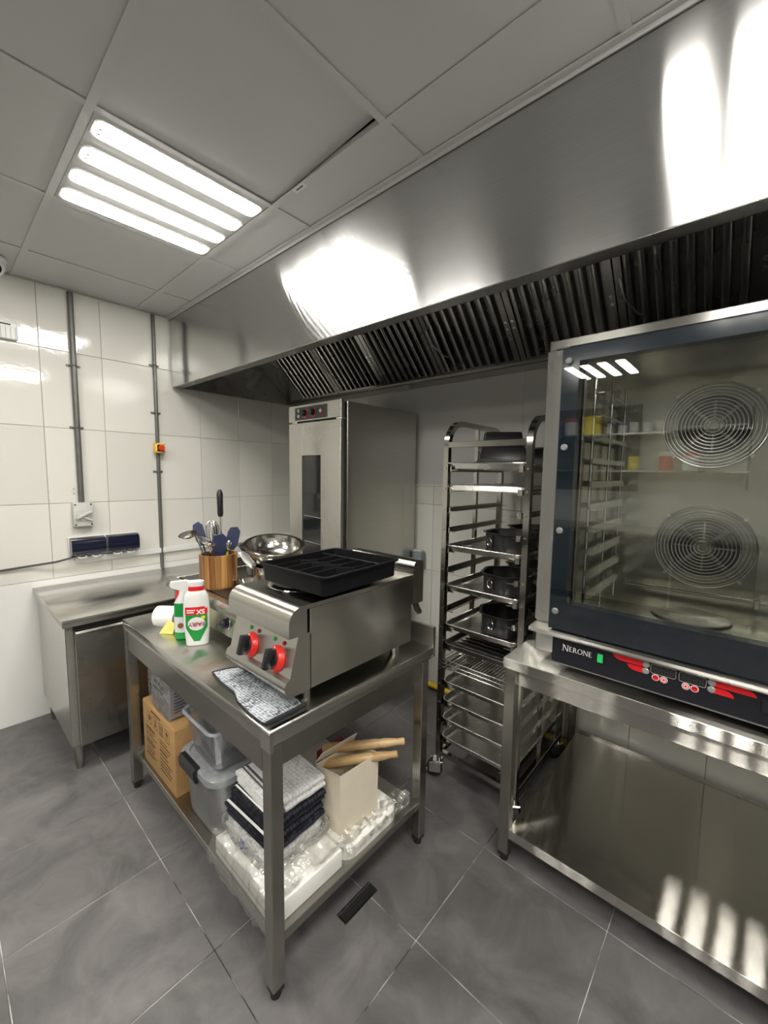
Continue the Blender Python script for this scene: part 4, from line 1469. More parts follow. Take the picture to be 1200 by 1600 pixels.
# ---- dark cake tins (round, flared rim, bottom band, clip ring)
def cake_tin(label, x, y, z, a, r=0.108, h=0.090):
    t = thing('cake_tin', label, 'cake tin', (x, y, z), 'dark cake tins in the trolley')
    b = B()
    prof = [(0, 0.002), (r - 0.004, 0.002), (r + 0.002, 0.004), (r + 0.002, 0.010), (r - 0.002, 0.011), (r + 0.002, h - 0.004), (r + 0.014, h), (r + 0.014, h + 0.003), (r + 0.002, h + 0.001), (r - 0.006, 0.012), (r - 0.010, 0.006), (0, 0.005)]
    n = 40
    rings = []
    for q, zz in prof:
        lp = []
        for i in range(n):
            th = 2 * PI * i / n
            # a squarish round: flats on six sides
            k = 1.0 + 0.05 * math.cos(6 * th)
            lp.append((x + q * k * math.cos(th + a), y + q * k * math.sin(th + a), z + zz))
        rings.append(lp)
    b.loft(rings[1:-1], True, True)
    body = b.done('pan', PANBLK, t)
    c = Vector((x, y, z + h * 0.55)) + Vector((math.cos(a + 3.6), math.sin(a + 3.6), 0)) * (r + 0.008)
    tang = Vector((-math.sin(a + 3.6), math.cos(a + 3.6), 0))
    b = B()
    b.tube([c + tang * (0.014 * math.cos(s)) + Vector((0, 0, 0.018 * math.sin(s))) for s in [2 * PI * i / 18 for i in range(18)]], 0.0022, 6, True)
    b.done('clip_ring', CHROME, t)
    mm = Matrix.Translation(c) @ Matrix.Rotation(a + 3.6, 4, 'Z')
    B().box(-0.009, -0.004, -0.012, 0.012, -0.026, 0.028, 0.001, 1, mm).done('clip', PANBLK, t)
    return t


for k, nm in ((4, 'highest'), (6, 'middle'), (8, 'lowest')):
    z = LEV[k] - 0.0095
    cake_tin('front dark cake tin on the %s tin tray of the trolley' % nm, 2.278 - 0.004 * (k - 6), -0.490, z, 0.2 + 0.1 * k)
    cake_tin('rear dark cake tin on the %s tin tray of the trolley' % nm, 2.285, -0.238, z, 0.9 + 0.1 * k)

# ---- black loaf tins, upside down on the top wire rack
def loaf_tin(label, x, y, z, a, l=0.22, w=0.115, h=0.070):
    t = thing('loaf_tin', label, 'loaf tin', (x, y, z), 'black loaf tins on the trolley')
    m = Matrix.Translation((x, y, z)) @ Matrix.Rotation(a, 4, 'Z')

    def lp(ww, ll, r, zz):
        return [m @ Vector((q[0], q[1], zz)) for q in rrect(ll, ww, r, 4)]
    b = B()
    b.loft([lp(w - 0.006, l - 0.006, 0.008, 0.004), lp(w + 0.012, l + 0.012, 0.01, 0.001), lp(w + 0.012, l + 0.012, 0.01, 0.005), lp(w, l, 0.009, 0.006), lp(w - 0.022, l - 0.022, 0.010, h - 0.002), lp(w - 0.026, l - 0.026, 0.012, h),
            ])
    b.done('pan', PANBLK, t)
    B().tube([m @ Vector((q[0], q[1], 0.003)) for q in rrect(l + 0.012, w + 0.012, 0.01, 4)], 0.0025, 6, True).done('rolled_rim', PANBLK, t)
    return t


zt_ = LEV[0] + 0.0218
loaf_tin('upside-down black loaf tin on the trolley, at front', 2.215, -0.470, zt_, 0.45)
loaf_tin('upside-down black loaf tin on the trolley, beside oven', 2.310, -0.300, zt_, 0.35)
loaf_tin('black loaf tin stacked on top of the front loaf tin', 2.205, -0.455, zt_ + 0.0705, 0.55, 0.185, 0.098)
# ================================================================ worktable in the foreground
wt = thing('steel_worktable', 'foreground steel worktable with back upstand and crowded undershelf', 'table', (1.6, -1.33, 0.0))
TX0, TX1, TY0, TY1, TZ = 1.002, 2.204, -1.706, -0.957, 0.810
b = B().box(TX0, TX1, TY0, TY1 - 0.012, TZ - 0.042, TZ, 0.003, 2)
b.done('table_top', ST_Y, wt)
B().box(TX0, TX1, TY1 - 0.018, TY1, TZ - 0.042, 0.890, 0.003, 2).done('upstand', ST_D, wt)
b = B().box(TX0 + 0.01, TX1 - 0.045, TY0 + 0.004, TY0 + 0.007, 0.680, TZ - 0.042)
b.done('front_apron', ST_APRON, wt)
b = B().box(TX1 - 0.030, TX1 - 0.027, TY0 + 0.045, TY1 - 0.03, 0.680, TZ - 0.042)
b.box(TX0 + 0.027, TX0 + 0.030, TY0 + 0.045, TY1 - 0.03, 0.680, TZ - 0.042)
b.box(TX0 + 0.045, TX1 - 0.045, TY1 - 0.030, TY1 - 0.027, 0.680, TZ - 0.042)
b.done('side_apron', ST_APRON, wt)
B().box(TX1 - 0.045, TX1 + 0.001, TY0 - 0.001, TY0 + 0.012, TZ - 0.058, TZ - 0.003, 0.001).done('corner_plate', ST_X, wt)
SZ = 0.160
B().box(TX0 + 0.03, TX1 - 0.028, TY0 + 0.03, TY1 - 0.05, SZ - 0.030, SZ, 0.002).done('undershelf', ST_D, wt)
for x in (TX0 + 0.030, TX1 - 0.022):
    for y in (TY0 + 0.022, TY1 - 0.06):
        sq_leg(wt, x, y, TZ - 0.042)

# ---------------------------------------------------------------- two-plate electric cooker
ck = thing('hot_plate_cooker', 'two-ring electric counter cooker with red-ringed knobs', 'cooker', (1.97, -1.33, TZ))
KX0, KX1 = 1.838, 2.172
B().box(KX0, KX1, -1.548, -1.075, 0.858, 1.100, 0.002).done('body', ST_X, ck)
b = B()
b.prism([(-1.549, 0.859), (-1.600, 0.857), (-1.622, 0.862), (-1.635, 0.875), (-1.638, 0.890), (-1.632, 0.905), (-1.619, 0.913), (-1.590, 1.030), (-1.549, 1.030)], 'x', KX0, KX1)
fpn = b.done('front_panel', ST_ROLL, ck)
b = B()
b.prism([(-1.622, 1.028), (-1.622, 1.070), (-1.618, 1.086), (-1.609, 1.099), (-1.596, 1.108), (-1.578, 1.113), (-1.072, 1.113), (-1.072, 1.1005), (-1.560, 1.1005), (-1.560, 1.028)], 'x', KX0 - 0.001, KX1 + 0.001)
b.done('hob_top', ST_ROLL, ck)
b = B()
b.prism([(-1.071, 0.998), (-1.071, 1.135), (-1.066, 1.153), (-1.056, 1.162), (-1.044, 1.165), (-1.013, 1.160), (-1.010, 1.150), (-1.010, 0.998)], 'x', KX0 - 0.002, KX1 + 0.003)
b.done('rear_riser', ST_ROLL, ck)
for y in (-1.425, -1.215):
    pl = B().lathe([(0, 0.020), (0.060, 0.020), (0.088, 0.018), (0.091, 0.014), (0.091, 0.0)], (1.972, y, 1.113), 40).done('hot_plate', HOTPL, ck)
    B().lathe([(0.0915, 0.0), (0.0915, 0.006), (0.102, 0.007), (0.113, 0.002), (0.114, 0.0)], (1.972, y, 1.113), 40).done('spill_ring', CHROME, pl)
kn_n = Vector((0, -0.968, 0.252))
kq = kn_n.to_track_quat('Z', 'X').to_matrix().to_4x4()
for x in (1.955, 2.096):
    c = Vector((x, -1.6115, 0.947))
    bz_ = B().lathe([(0, 0.014), (0.024, 0.014), (0.029, 0.013), (0.0375, 0.004), (0.039, 0.0)], seg=32, mat=Matrix.Translation(c) @ kq).done('knob_ring', REDP, fpn)
    m = Matrix.Translation(c) @ kq
    B().lathe([(0, 0.020), (0.022, 0.020), (0.024, 0.012)], seg=24, mat=m).done('knob_base', BLACKP, bz_)
    rz = (m.inverted().to_3x3() @ Vector((0, 0, 1)))
    ang = math.atan2(rz.y, rz.x)
    b = B()
    b.box(-0.030, 0.030, -0.010, 0.010, 0.012, 0.043, 0.005, 2, m @ Matrix.Rotation(ang, 4, 'Z'))
    b.done('knob_grip', BLACKP, bz_)
    B().box(0.024, 0.0335, -0.0016, 0.0016, 0.0105, 0.0128, 0, 1, m @ Matrix.Rotation(ang + 0.15, 4, 'Z')).done('pointer', STRIPEW, bz_)
for x, m_ in ((1.937, GREENP), (1.983, REDP), (2.069, GREENP), (2.117, REDP)):
    c = Vector((x, -1.5985, 0.995))
    dk = plain('dark_red_lens', (0.30, 0.01, 0.02), 0.2) if m_ is REDP else m_
    B().lathe([(0, 0.006), (0.004, 0.0055), (0.006, 0.003), (0.0065, 0)], seg=14, mat=Matrix.Translation(c) @ kq).done('pilot_lamp', dk, fpn)
B().box(KX1 - 0.0005, KX1 + 0.0012, -1.5485, -1.5465, 0.86, 1.026).done('side_seam', BLACKM, ck)
for x in (KX0 + 0.05, KX1 - 0.045):
    for y in (-1.535, -1.12):
        B().cyl((x, y, TZ), (x, y, 0.859), 0.016, 14).done('foot', ST_LEG, ck)
CBL = B()
CBL.tube([(2.16, -1.04, 0.998), (2.165, -1.03, 0.97), (2.15, -1.00, 0.95)], 0.012, 10)
CBL.done('cable_gland', BLACKP, ck)

# ---------------------------------------------------------------- griddle to its left
gr = thing('electric_griddle', 'low steel electric griddle under the wooden utensil pot', 'griddle', (1.41, -1.30, TZ))
GX0, GX1, GZ = 1.050, 1.790, 0.985
B().box(GX0 + 0.012, GX1 - 0.008, -1.500, -1.075, 0.842, 0.938, 0.002).done('body', ST_X, gr)
b = B().box(GX0, GX1, -1.532, -1.498, 0.938, GZ, 0.003, 2)
b.box(GX0, GX0 + 0.05, -1.498, -1.06, 0.938, GZ, 0.002)
b.box(GX1 - 0.03, GX1, -1.498, -1.06, 0.938, GZ, 0.002)
b.box(GX0 + 0.05, GX1 - 0.03, -1.498, -1.06, 0.938, GZ - 0.010)
b.done('top_tray', ST_Y, gr)
B().box(GX0 + 0.055, GX1 - 0.035, -1.485, -1.075, GZ - 0.0098, GZ - 0.002, 0.002).done('griddle_plate', plain('seasoned_griddle', (0.035, 0.030, 0.026), 0.3, 0.6), gr)
b = B()
b.prism([(GX0 + 0.01, GZ - 0.002), (GX0 + 0.07, GZ + 0.040), (GX0 + 0.27, GZ + 0.040), (GX0 + 0.27, GZ - 0.002)], 'y', -1.078, -1.074)
b.prism([(-1.30, GZ - 0.002), (-1.25, GZ + 0.040), (-1.075, GZ + 0.040), (-1.075, GZ - 0.002)], 'x', GX0 + 0.008, GX0 + 0.012)
b.done('splash_guard', ST_D, gr)
b = B()
b.prism([(-1.500, 0.850), (-1.518, 0.850), (-1.505, 0.936), (-1.500, 0.936)], 'x', 1.40, GX1 - 0.045)
gp_ = b.done('control_panel', ST_V, gr)
gn = Vector((0, -0.989, 0.149))
gq = gn.to_track_quat('Z', 'X').to_matrix().to_4x4()
B().lathe([(0, 0.026), (0.010, 0.026), (0.012, 0.020), (0.018, 0.018), (0.021, 0.0)], seg=24, mat=Matrix.Translation((1.600, -1.511, 0.895)) @ gq).done('knob', BLACKP, gp_)
B().lathe([(0.0212, 0.0), (0.024, 0.002), (0.0255, 0.0)], seg=24, mat=Matrix.Translation((1.600, -1.511, 0.895)) @ gq).done('knob_skirt', CHROME, gp_)
for z, m_ in ((0.912, GREENP), (0.880, REDP)):
    B().lathe([(0, 0.005), (0.006, 0.004), (0.0075, 0)], seg=14, mat=Matrix.Translation((1.663, -1.511 + (0.912 - z) * -0.0, z)) @ gq).done('pilot_lamp', m_, gp_)
for x in (GX0 + 0.05, GX1 - 0.05):
    for y in (-1.47, -1.11):
        B().cyl((x, y, TZ), (x, y, 0.843), 0.015, 12).done('foot', RUBBER, gr)

# ---------------------------------------------------------------- black cutlery tray lying on the cooker
cu = thing('cutlery_tray', 'black plastic cutlery tray lying across the cooker rings', 'tray', (2.04, -1.36, 1.133))
cmx = Matrix.Translation((2.050, -1.365, 1.1335)) @ Matrix.Rotation(math.radians(3.5), 4, 'Z')


def cl_(w, d, r, z):
    return [cmx @ Vector((q[0], q[1], z)) for q in rrect(w, d, r, 5)]


b = B()
b.loft([cl_(0.292, 0.332, 0.014, 0.0), cl_(0.296, 0.336, 0.016, 0.002), cl_(0.304, 0.344, 0.020, 0.052), cl_(0.322, 0.362, 0.022, 0.054), cl_(0.322, 0.362, 0.022, 0.059), cl_(0.298, 0.338, 0.016, 0.059), cl_(0.286, 0.326, 0.012, 0.006)])
b.done('shell', TRAYBLK, cu)
# wavy dividers run across, one straight divider along the far end
for k in range(4):
    xk = -0.090 + 0.058 * k
    pth = [(xk - 0.018, -0.164), (xk - 0.018, -0.045), (xk + 0.020, 0.0), (xk + 0.020, 0.092)]
    b = B()
    lo = []
    for w, z in ((0.003, 0.005), (0.003, 0.050), (0.0018, 0.053)):
        left = [cmx @ Vector((q[0] - w, q[1], z)) for q in pth]
        right = [cmx @ Vector((q[0] + w, q[1], z)) for q in reversed(pth)]
        lo.append(left + right)
    b.loft(lo)
    b.done('divider', TRAYBLK, cu)
B().box(-0.146, 0.146, 0.092, 0.098, 0.005, 0.053, 0.0015, 1, cmx).done('divider', TRAYBLK, cu)
B().box(-0.163, -0.150, -0.06, -0.045, 0.002, 0.057, 0.002, 1, cmx).done('side_tab', TRAYBLK, cu)

# ---------------------------------------------------------------- wooden utensil pot and utensils
HCX, HCY, HR, HZ0, HZ1 = 1.365, -1.425, 0.078, GZ - 0.0018, 1.128
pot = thing('utensil_pot', 'round pot of striped wooden staves holding kitchen utensils', 'pot', (HCX, HCY, HZ0))
ns = 20
for k in range(ns):
    a0, a1 = 2 * PI * k / ns + 0.004, 2 * PI * (k + 1) / ns - 0.004
    b = B()
    am = (a0 + a1) / 2
    ring = [(HCX + r * math.cos(a), HCY + r * math.sin(a)) for r, a in ((HR - 0.008, a0), (HR, a0), (HR + 0.0006, am), (HR, a1), (HR - 0.008, a1))]
    b.loft([[(q[0], q[1], HZ0 + 0.006) for q in ring], [(q[0], q[1], HZ1) for q in ring]])
    b.done('stave', ACACIA, pot)
B().cyl((HCX, HCY, HZ0), (HCX, HCY, HZ0 + 0.008), HR - 0.003, 36).done('base', ACACIA, pot)
EX, EY = 0.434, 0.90          # across the view
NX, NY = 0.90, -0.434         # towards the photographer


def UP(s, d, z):
    return Vector((HCX + EX * s + NX * d, HCY + EY * s + NY * d, z))


def oval(b, c, wdir, hdir, w, h, t, bowl=0.0, n=20, taper=0.0):
    wdir = Vector(wdir).normalized(); hdir = Vector(hdir).normalized(); nd = wdir.cross(hdir).normalized()
    rings = []
    for q, off in ((1.0, 0.0), (0.96, -t * 0.5), (0.7, -t - bowl * 0.6), (0.35, -t - bowl), (0.02, -t - bowl)):
        rings.append([c + wdir * (w * q * math.cos(2 * PI * i / n) * (1 + taper * math.sin(2 * PI * i / n))) + hdir * (h * q * math.sin(2 * PI * i / n)) + nd * off for i in range(n)])
    r2 = []
    for q, off in ((0.95, 0.0), (0.68, -bowl * 0.6), (0.34, -bowl), (0.02, -bowl)):
        r2.append([c + wdir * (w * q * math.cos(2 * PI * i / n) * (1 + taper * math.sin(2 * PI * i / n))) + hdir * (h * q * math.sin(2 * PI * i / n)) + nd * off for i in range(n)])
    b.loft(rings[::-1] + r2, True, True)


def utensil(name, label, s0, s1, d0, d1, ztop, head, mat_h, mat_s, hw=0.0):
    p0 = UP(s0 * 0.35, d0 * 0.35, HZ0 + 0.012)
    p1 = UP(s1, d1, ztop)
    t = thing(name, label, 'utensil', p0, 'utensils in the wooden pot')
    B().tube([p0, p0.lerp(p1, 0.5), p1], 0.0042, 8).done('shaft', mat_s, t)
    ax = (p1 - p0).normalized()
    if head == 'ladle':
        b = B()
        oval(b, p1 + Vector((-EX * 0.03, -EY * 0.03, 0.006)), (EX, EY, 0.2), (NX * 0.9, NY * 0.9, 0.7), 0.040, 0.030, 0.002, -0.016)
        b.done('bowl', mat_h, t)
    elif head == 'spoon':
        b = B()
        oval(b, p1 + Vector((-EX * 0.01, -EY * 0.01, 0.010)), (EX, EY, -0.55), (NX * 0.6, NY * 0.6, 0.7), 0.040, 0.024, 0.002, -0.012)
        b.done('bowl', mat_h, t)
    elif head == 'spatula':
        w = hw
        sd = Vector((EX, EY, 0)) - ax * Vector((EX, EY, 0)).dot(ax)
        sd.normalize()
        nd = sd.cross(ax)
        b = B()
        out = [(-w * 0.55, -0.075), (-w, -0.05), (-w * 1.05, 0.0), (-w * 0.75, 0.022), (w * 0.35, 0.030), (w * 0.95, 0.012), (w, -0.05), (w * 0.55, -0.075)]
        lo = []
        for q, o_ in ((0.96, -0.006), (1, -0.003), (1, 0.003), (0.96, 0.006)):
            lo.append([p1 + sd * (u * q) + ax * (v_ * q) + nd * o_ for u, v_ in out])
        b.loft(lo)
        b.done('blade', mat_h, t)
    elif head == 'whisk':
        for k in range(6):
            a = PI * k / 6
            dd = Vector((math.cos(a), math.sin(a), 0))
            dd = (dd - ax * dd.dot(ax)).normalized()
            path = []
            for i in range(17):
                th = PI * i / 16
                path.append(p1 - ax * 0.085 + ax * (0.105 * math.sin(th) ** 0.8) + dd * (0.046 * math.cos(th) * (1 if True else 0) * (0.35 + 0.65 * math.sin(th))))
            B().tube(path, 0.0020, 6).done('wire', GUARD, t)
    elif head == 'grip':
        q0 = p1 - ax * 0.115
        B().tube([q0, q0 + ax * 0.012, q0 + ax * 0.05, q0 + ax * 0.10, q0 + ax * 0.118], [0.009, 0.0125, 0.0125, 0.0135, 0.007], 14).done('grip', mat_h, t)
    elif head == 'short_grip':
        q0 = p1 - ax * 0.045
        B().tube([q0, q0 + ax * 0.008, q0 + ax * 0.04, q0 + ax * 0.05], [0.007, 0.011, 0.011, 0.005], 12).done('grip', mat_h, t)
    return t


LIMEP = plain('lime_plastic', (0.35, 0.62, 0.05), 0.4)
utensil('ladle', 'steel ladle leaning far left out of the wooden pot', -0.055, -0.085, 0.01, 0.02, 1.213, 'ladle', CHROME, CHROME)
utensil('serving_spoon', 'steel spoon leaning towards the front of wooden pot', -0.03, -0.035, 0.03, 0.055, 1.180, 'spoon', CHROME, CHROME)
utensil('spatula', 'navy silicone spatula at the left of wooden pot', -0.05, -0.078, -0.02, -0.03, 1.235, 'spatula', NAVYS, NAVYS, 0.022)
utensil('whisk', 'wire balloon whisk standing head up in wooden pot', -0.02, -0.022, -0.01, -0.012, 1.250, 'whisk', CHROME, CHROME)
utensil('masher', 'long black-gripped utensil tallest in the wooden pot', 0.045, 0.012, 0.0, 0.0, 1.404, 'grip', BLACKP, CHROME)
utensil('peeler', 'short black-gripped utensil in middle of wooden pot', 0.02, -0.006, -0.02, -0.03, 1.245, 'short_grip', BLACKP, CHROME)
utensil('spatula', 'broad navy silicone spatula at front of wooden pot', 0.01, 0.008, 0.02, 0.03, 1.190, 'spatula', NAVYS, NAVYS, 0.030)
utensil('spatula', 'navy silicone spatula at the right of wooden pot', 0.05, 0.068, -0.01, -0.015, 1.212, 'spatula', NAVYS, NAVYS, 0.026)
utensil('spreader', 'lime green handled tool at right of wooden pot', 0.055, 0.045, 0.03, 0.04, 1.185, 'short_grip', CHROME, LIMEP)

# ---------------------------------------------------------------- bowls and saucepan on the griddle
sp = thing('saucepan', 'polished steel saucepan under the mixing bowls on griddle', 'saucepan', (1.49, -1.235, GZ))
B().lathe([(0, 0.001), (0.076, 0.001), (0.082, 0.006), (0.084, 0.080), (0.090, 0.083), (0.090, 0.086), (0.082, 0.085), (0.080, 0.008), (0, 0.005)], (1.49, -1.235, GZ - 0.0015), 40).done('pan', POLST, sp)
B().tube([(1.49 + 0.084, -1.235 - 0.02, GZ + 0.068), (1.49 + 0.12, -1.235 - 0.03, GZ + 0.072), (1.49 + 0.125, -1.235 + 0.03, GZ + 0.072), (1.49 + 0.084, -1.235 + 0.02, GZ + 0.068)], 0.004, 8).done('handle', CHROME, sp)
sm_ = thing('small_dish', 'small shallow steel dish in front of the saucepan', 'dish', (1.45, -1.315, GZ))
B().lathe([(0, 0.001), (0.030, 0.001), (0.048, 0.024), (0.052, 0.026), (0.047, 0.027), (0.029, 0.004), (0, 0.004)], (1.47, -1.345, GZ - 0.0015), 32).done('dish', POLST, sm_)
for nm, lab, r, h, z, tl, ox in (('mixing_bowl', 'outer of the two nested steel mixing bowls', 0.128, 0.085, GZ + 0.086, 13, 0), ('mixing_bowl', 'inner of the two nested steel mixing bowls, thick rim', 0.120, 0.075, GZ + 0.098, 13, 0.001)):
    m = Matrix.Translation((1.475, -1.215, z)) @ Matrix.Rotation(math.radians(tl), 4, Vector((EX, EY, 0)))
    b = B()
    b.lathe([(0, 0.001), (r * 0.55, 0.001), (r * 0.80, h * 0.28), (r * 0.95, h * 0.72), (r, h), (r + 0.008, h + 0.002), (r + 0.008, h + 0.005), (r - 0.002, h + 0.003), (r * 0.935, h * 0.72), (r * 0.785, h * 0.30), (r * 0.54, 0.004), (0, 0.004)], seg=44, mat=m)
    o = b.done(nm, POLST, at=(1.475, -1.215, z))
    tag(o, lab, 'bowl', 'nested mixing bowls')
    B().tube([m @ Vector((r * 0.99 * math.cos(a), r * 0.99 * math.sin(a), h * 0.86)) for a in [2 * PI * i / 40 for i in range(40)]], 0.0022, 6, True).done('bead', POLST, o)
pe = thing('frying_pan', 'dark frying pan behind the nested mixing bowls', 'pan', (1.30, -1.14, GZ))
B().lathe([(0, 0.001), (0.080, 0.001), (0.105, 0.038), (0.108, 0.040), (0.102, 0.040), (0.078, 0.005), (0, 0.005)], (1.30, -1.175, GZ + 0.10), 36).done('pan', PANBLK, pe)
B().lathe([(0, 0.0), (0.07, 0.0), (0.075, 0.095), (0.0, 0.0995)], (1.30, -1.175, GZ), 32).done('lid_stack', POLST, pe)
pl_ = thing('palette_knife', 'grey steel turner leaning beside the wooden pot', 'turner', (1.43, -1.32, GZ))
b = B()
p0, p1 = Vector((1.455, -1.305, GZ + 0.075)), Vector((1.402, -1.345, GZ + 0.150))
ax = (p1 - p0).normalized(); sd = Vector((EX, EY, 0)); sd = (sd - ax * sd.dot(ax)).normalized(); nd = sd.cross(ax)
b.loft([[p0 + sd * u + ax * v_ + nd * o_ for u, v_ in ((-0.012, 0), (-0.018, 0.05), (-0.010, 0.095), (0.012, 0.085), (0.020, 0.03), (0.012, 0))] for o_ in (-0.001, 0.001)])
b.done('blade', plain('dull_blade', (0.35, 0.35, 0.34), 0.3, 1.0), pl_)
B().tube([p0, p0 - ax * 0.06], 0.006, 8).done('handle', BLACKP, pl_)
# ================================================================ things on the worktable top
def facing(cx, cy, cz, ang):
    """frame with x across, y into the thing, z up; -y looks towards ANG"""
    return Matrix.Translation((cx, cy, cz)) @ Matrix.Rotation(ang, 4, 'Z')


# ---- dish soap bottle, stored upside down
dm = facing(1.512, -1.588, TZ, math.radians(62))
ds = thing('soap_bottle', 'white dish soap bottle with green and red label, standing upside down', 'bottle', (1.512, -1.588, TZ))
PROF = [(0.036, 0.019, 0.0), (0.040, 0.022, 0.003), (0.0425, 0.0235, 0.03), (0.0465, 0.0250, 0.08), (0.0480, 0.0255, 0.125), (0.0465, 0.0245, 0.165), (0.0420, 0.0225, 0.195), (0.0340, 0.0200, 0.212), (0.0285, 0.0180, 0.216)]


def bw(z):
    for a, c in zip(PROF, PROF[1:]):
        if a[2] <= z <= c[2]:
            q = (z - a[2]) / (c[2] - a[2])
            return a[0] + (c[0] - a[0]) * q, a[1] + (c[1] - a[1]) * q
    return PROF[-1][0], PROF[-1][1]


def sup(w, d, z, n=36, e=0.8):
    out = []
    for i in range(n):
        a = 2 * PI * i / n
        c, s = math.cos(a), math.sin(a)
        out.append(dm @ Vector((w * math.copysign(abs(c) ** e, c), d * math.copysign(abs(s) ** e, s), z)))
    return out


B().loft([sup(*q) for q in PROF]).done('body', WHITEPL, ds)
B().loft([sup(0.0275, 0.0175, 0.216), sup(0.0275, 0.0175, 0.234)]).done('neck_band', RED2, ds)
B().loft([sup(0.029, 0.0185, 0.234), sup(0.030, 0.019, 0.238), sup(0.029, 0.018, 0.252), sup(0.020, 0.012, 0.2545)]).done('cap', WHITEPL, ds)


def onb(u, v, lift):
    w, d = bw(v)
    q = min(0.999, abs(u) / w)
    y = -d * (1 - q ** 2.5) ** 0.4
    return dm @ Vector((u, y - lift, v))


def decal(name, mat, fn, v0, v1, lift, parent, nv=16, nu=12):
    b = B()

    def f(a, c):
        v = v0 + (v1 - v0) * c
        l, r = fn(v)
        return onb(l + (r - l) * a, v, lift)
    b.grid(f, nu, nv)
    return b.done(name, mat, parent)


LGREEN = plain('label_green', (0.01, 0.26, 0.045), 0.35)
lab = decal('label', LGREEN, lambda v: (-0.0385 * min(1, ((v - 0.018) / 0.075 + 0.25)), 0.0385 * min(1, ((v - 0.018) / 0.075 + 0.25))), 0.020, 0.126, 0.0008, ds)
decal('label_band', RED2, lambda v: (-0.0395, 0.0395 if v < 0.15 else 0.030), 0.126, 0.156, 0.0009, lab)
decal('label_oval', WHITEPL, lambda v: (-0.0305 * math.sqrt(max(0.0, 1 - ((v - 0.090) / 0.0265) ** 2)), 0.0305 * math.sqrt(max(0.0, 1 - ((v - 0.090) / 0.0265) ** 2))), 0.0636, 0.1164, 0.0014, lab)
YEL2 = plain('lemon_yellow', (0.85, 0.65, 0.02), 0.4)
decal('label_lemon', YEL2, lambda v: (0.024 - 0.008 * math.sqrt(max(0, 1 - ((v - 0.113) / 0.007) ** 2)), 0.024 + 0.008 * math.sqrt(max(0, 1 - ((v - 0.113) / 0.007) ** 2))), 0.106, 0.120, 0.0018, lab)


def on_label(name, body, size, mat, u0, v0, bold, parent):
    me = text_mesh(body, size, 0.0, bold)
    inv = Matrix.Translation(-OFF[parent.name])
    for v in me.vertices:
        v.co = inv @ onb(u0 - v.co.x, v0 - v.co.y, 0.0024)      # turned half round: the bottle stands on its head
    me.materials.clear(); me.materials.append(mat)
    o = bpy.data.objects.new(name, me)
    COL.objects.link(o); o.parent = parent
    OFF[o.name] = OFF[parent.name]
    return o


MAROON = plain('label_maroon', (0.30, 0.01, 0.03), 0.4)
on_label('label_word', 'FAIRY', 0.0225, MAROON, 0.0, 0.089, 0.0006, lab)
on_label('label_claim', '5X', 0.024, WHITELET, 0.016, 0.138, 0.0008, lab)
for v0, u0, u1 in ((0.1420, -0.034, -0.004), (0.1335, -0.034, -0.008)):
    decal('label_small_print', WHITELET, lambda v, u0=u0, u1=u1: (u0, u1), v0, v0 + 0.0045, 0.0022, lab, 2, 8)

# ---- spray bottle behind it
sb = thing('spray_bottle', 'white spray bottle with green label just behind the soap bottle', 'bottle', (1.425, -1.587, TZ))
sm = facing(1.412, -1.598, TZ, math.radians(62))


def sl(w, d, z, n=28):
    return [sm @ Vector((w * math.cos(2 * PI * i / n), d * math.sin(2 * PI * i / n), z)) for i in range(n)]


B().loft([sl(0.030, 0.020, 0), sl(0.034, 0.024, 0.004), sl(0.035, 0.024, 0.03)]).done('green_base', GREENP, sb)
B().loft([sl(0.035, 0.024, 0.03), sl(0.036, 0.025, 0.10), sl(0.034, 0.023, 0.145), sl(0.020, 0.016, 0.175), sl(0.014, 0.014, 0.19)]).done('body', WHITEPL, sb)
b = B()
b.grid(lambda a, c: sm @ Vector((0.0372 * math.cos(PI + 0.5 + a * 2.1), 0.0262 * math.sin(PI + 0.5 + a * 2.1), 0.095 + 0.055 * c - (0.0 if c < 1 else 0.0))), 12, 6)
b.done('label', LGREEN, sb)
b = B()
b.prism([(-0.048, 0.222), (-0.040, 0.210), (-0.012, 0.200), (-0.014, 0.188), (0.016, 0.188), (0.020, 0.205), (0.030, 0.212), (0.030, 0.232), (0.010, 0.238), (-0.044, 0.234)], 'y', -0.010, 0.010, sm)
b.done('trigger_head', WHITEPL, sb)
b = B()
b.prism([(-0.020, 0.204), (-0.012, 0.206), (-0.018, 0.178), (-0.026, 0.165), (-0.030, 0.168), (-0.024, 0.182)], 'y', -0.006, 0.006, sm)
b.done('trigger', RED2, sb)
sm2 = sm @ Matrix.Translation((-0.01, -0.0262, 0.06))
B().lathe([(0, 0.001), (0.010, 0.001), (0.011, 0)], seg=16, mat=sm2 @ Matrix.Rotation(PI / 2, 4, 'X')).done('brown_emblem', plain('hazel_print', (0.25, 0.09, 0.03), 0.5), sb)

# ---- white roll and yellow wrapper lying at the table's left end
cpn = thing('paper_cup', 'white paper cup lying on its side beside the soap bottles', 'cup', (1.28, -1.58, TZ))
axm = Matrix.Translation((1.292, -1.575, TZ + 0.049)) @ Matrix.Scale(1.13, 4) @ Matrix.Rotation(math.radians(38), 4, 'Z') @ Matrix.Rotation(math.radians(-88), 4, 'Y')
B().lathe([(0, 0.085), (0.030, 0.085), (0.037, 0.080), (0.0415, 0.0), (0.0425, -0.002), (0.040, -0.002), (0.036, 0.078), (0, 0.080)], seg=32, mat=axm).done('wall', plain('white_paper', (0.80, 0.80, 0.78), 0.6, bump=0.4, bscale=60), cpn)
yw = thing('yellow_wrapper', 'crumpled pale yellow wrapper beside the white paper cup', 'wrapper', (1.335, -1.585, TZ))
YWR = plain('pale_yellow_paper', (0.74, 0.72, 0.20), 0.5)
b = B()
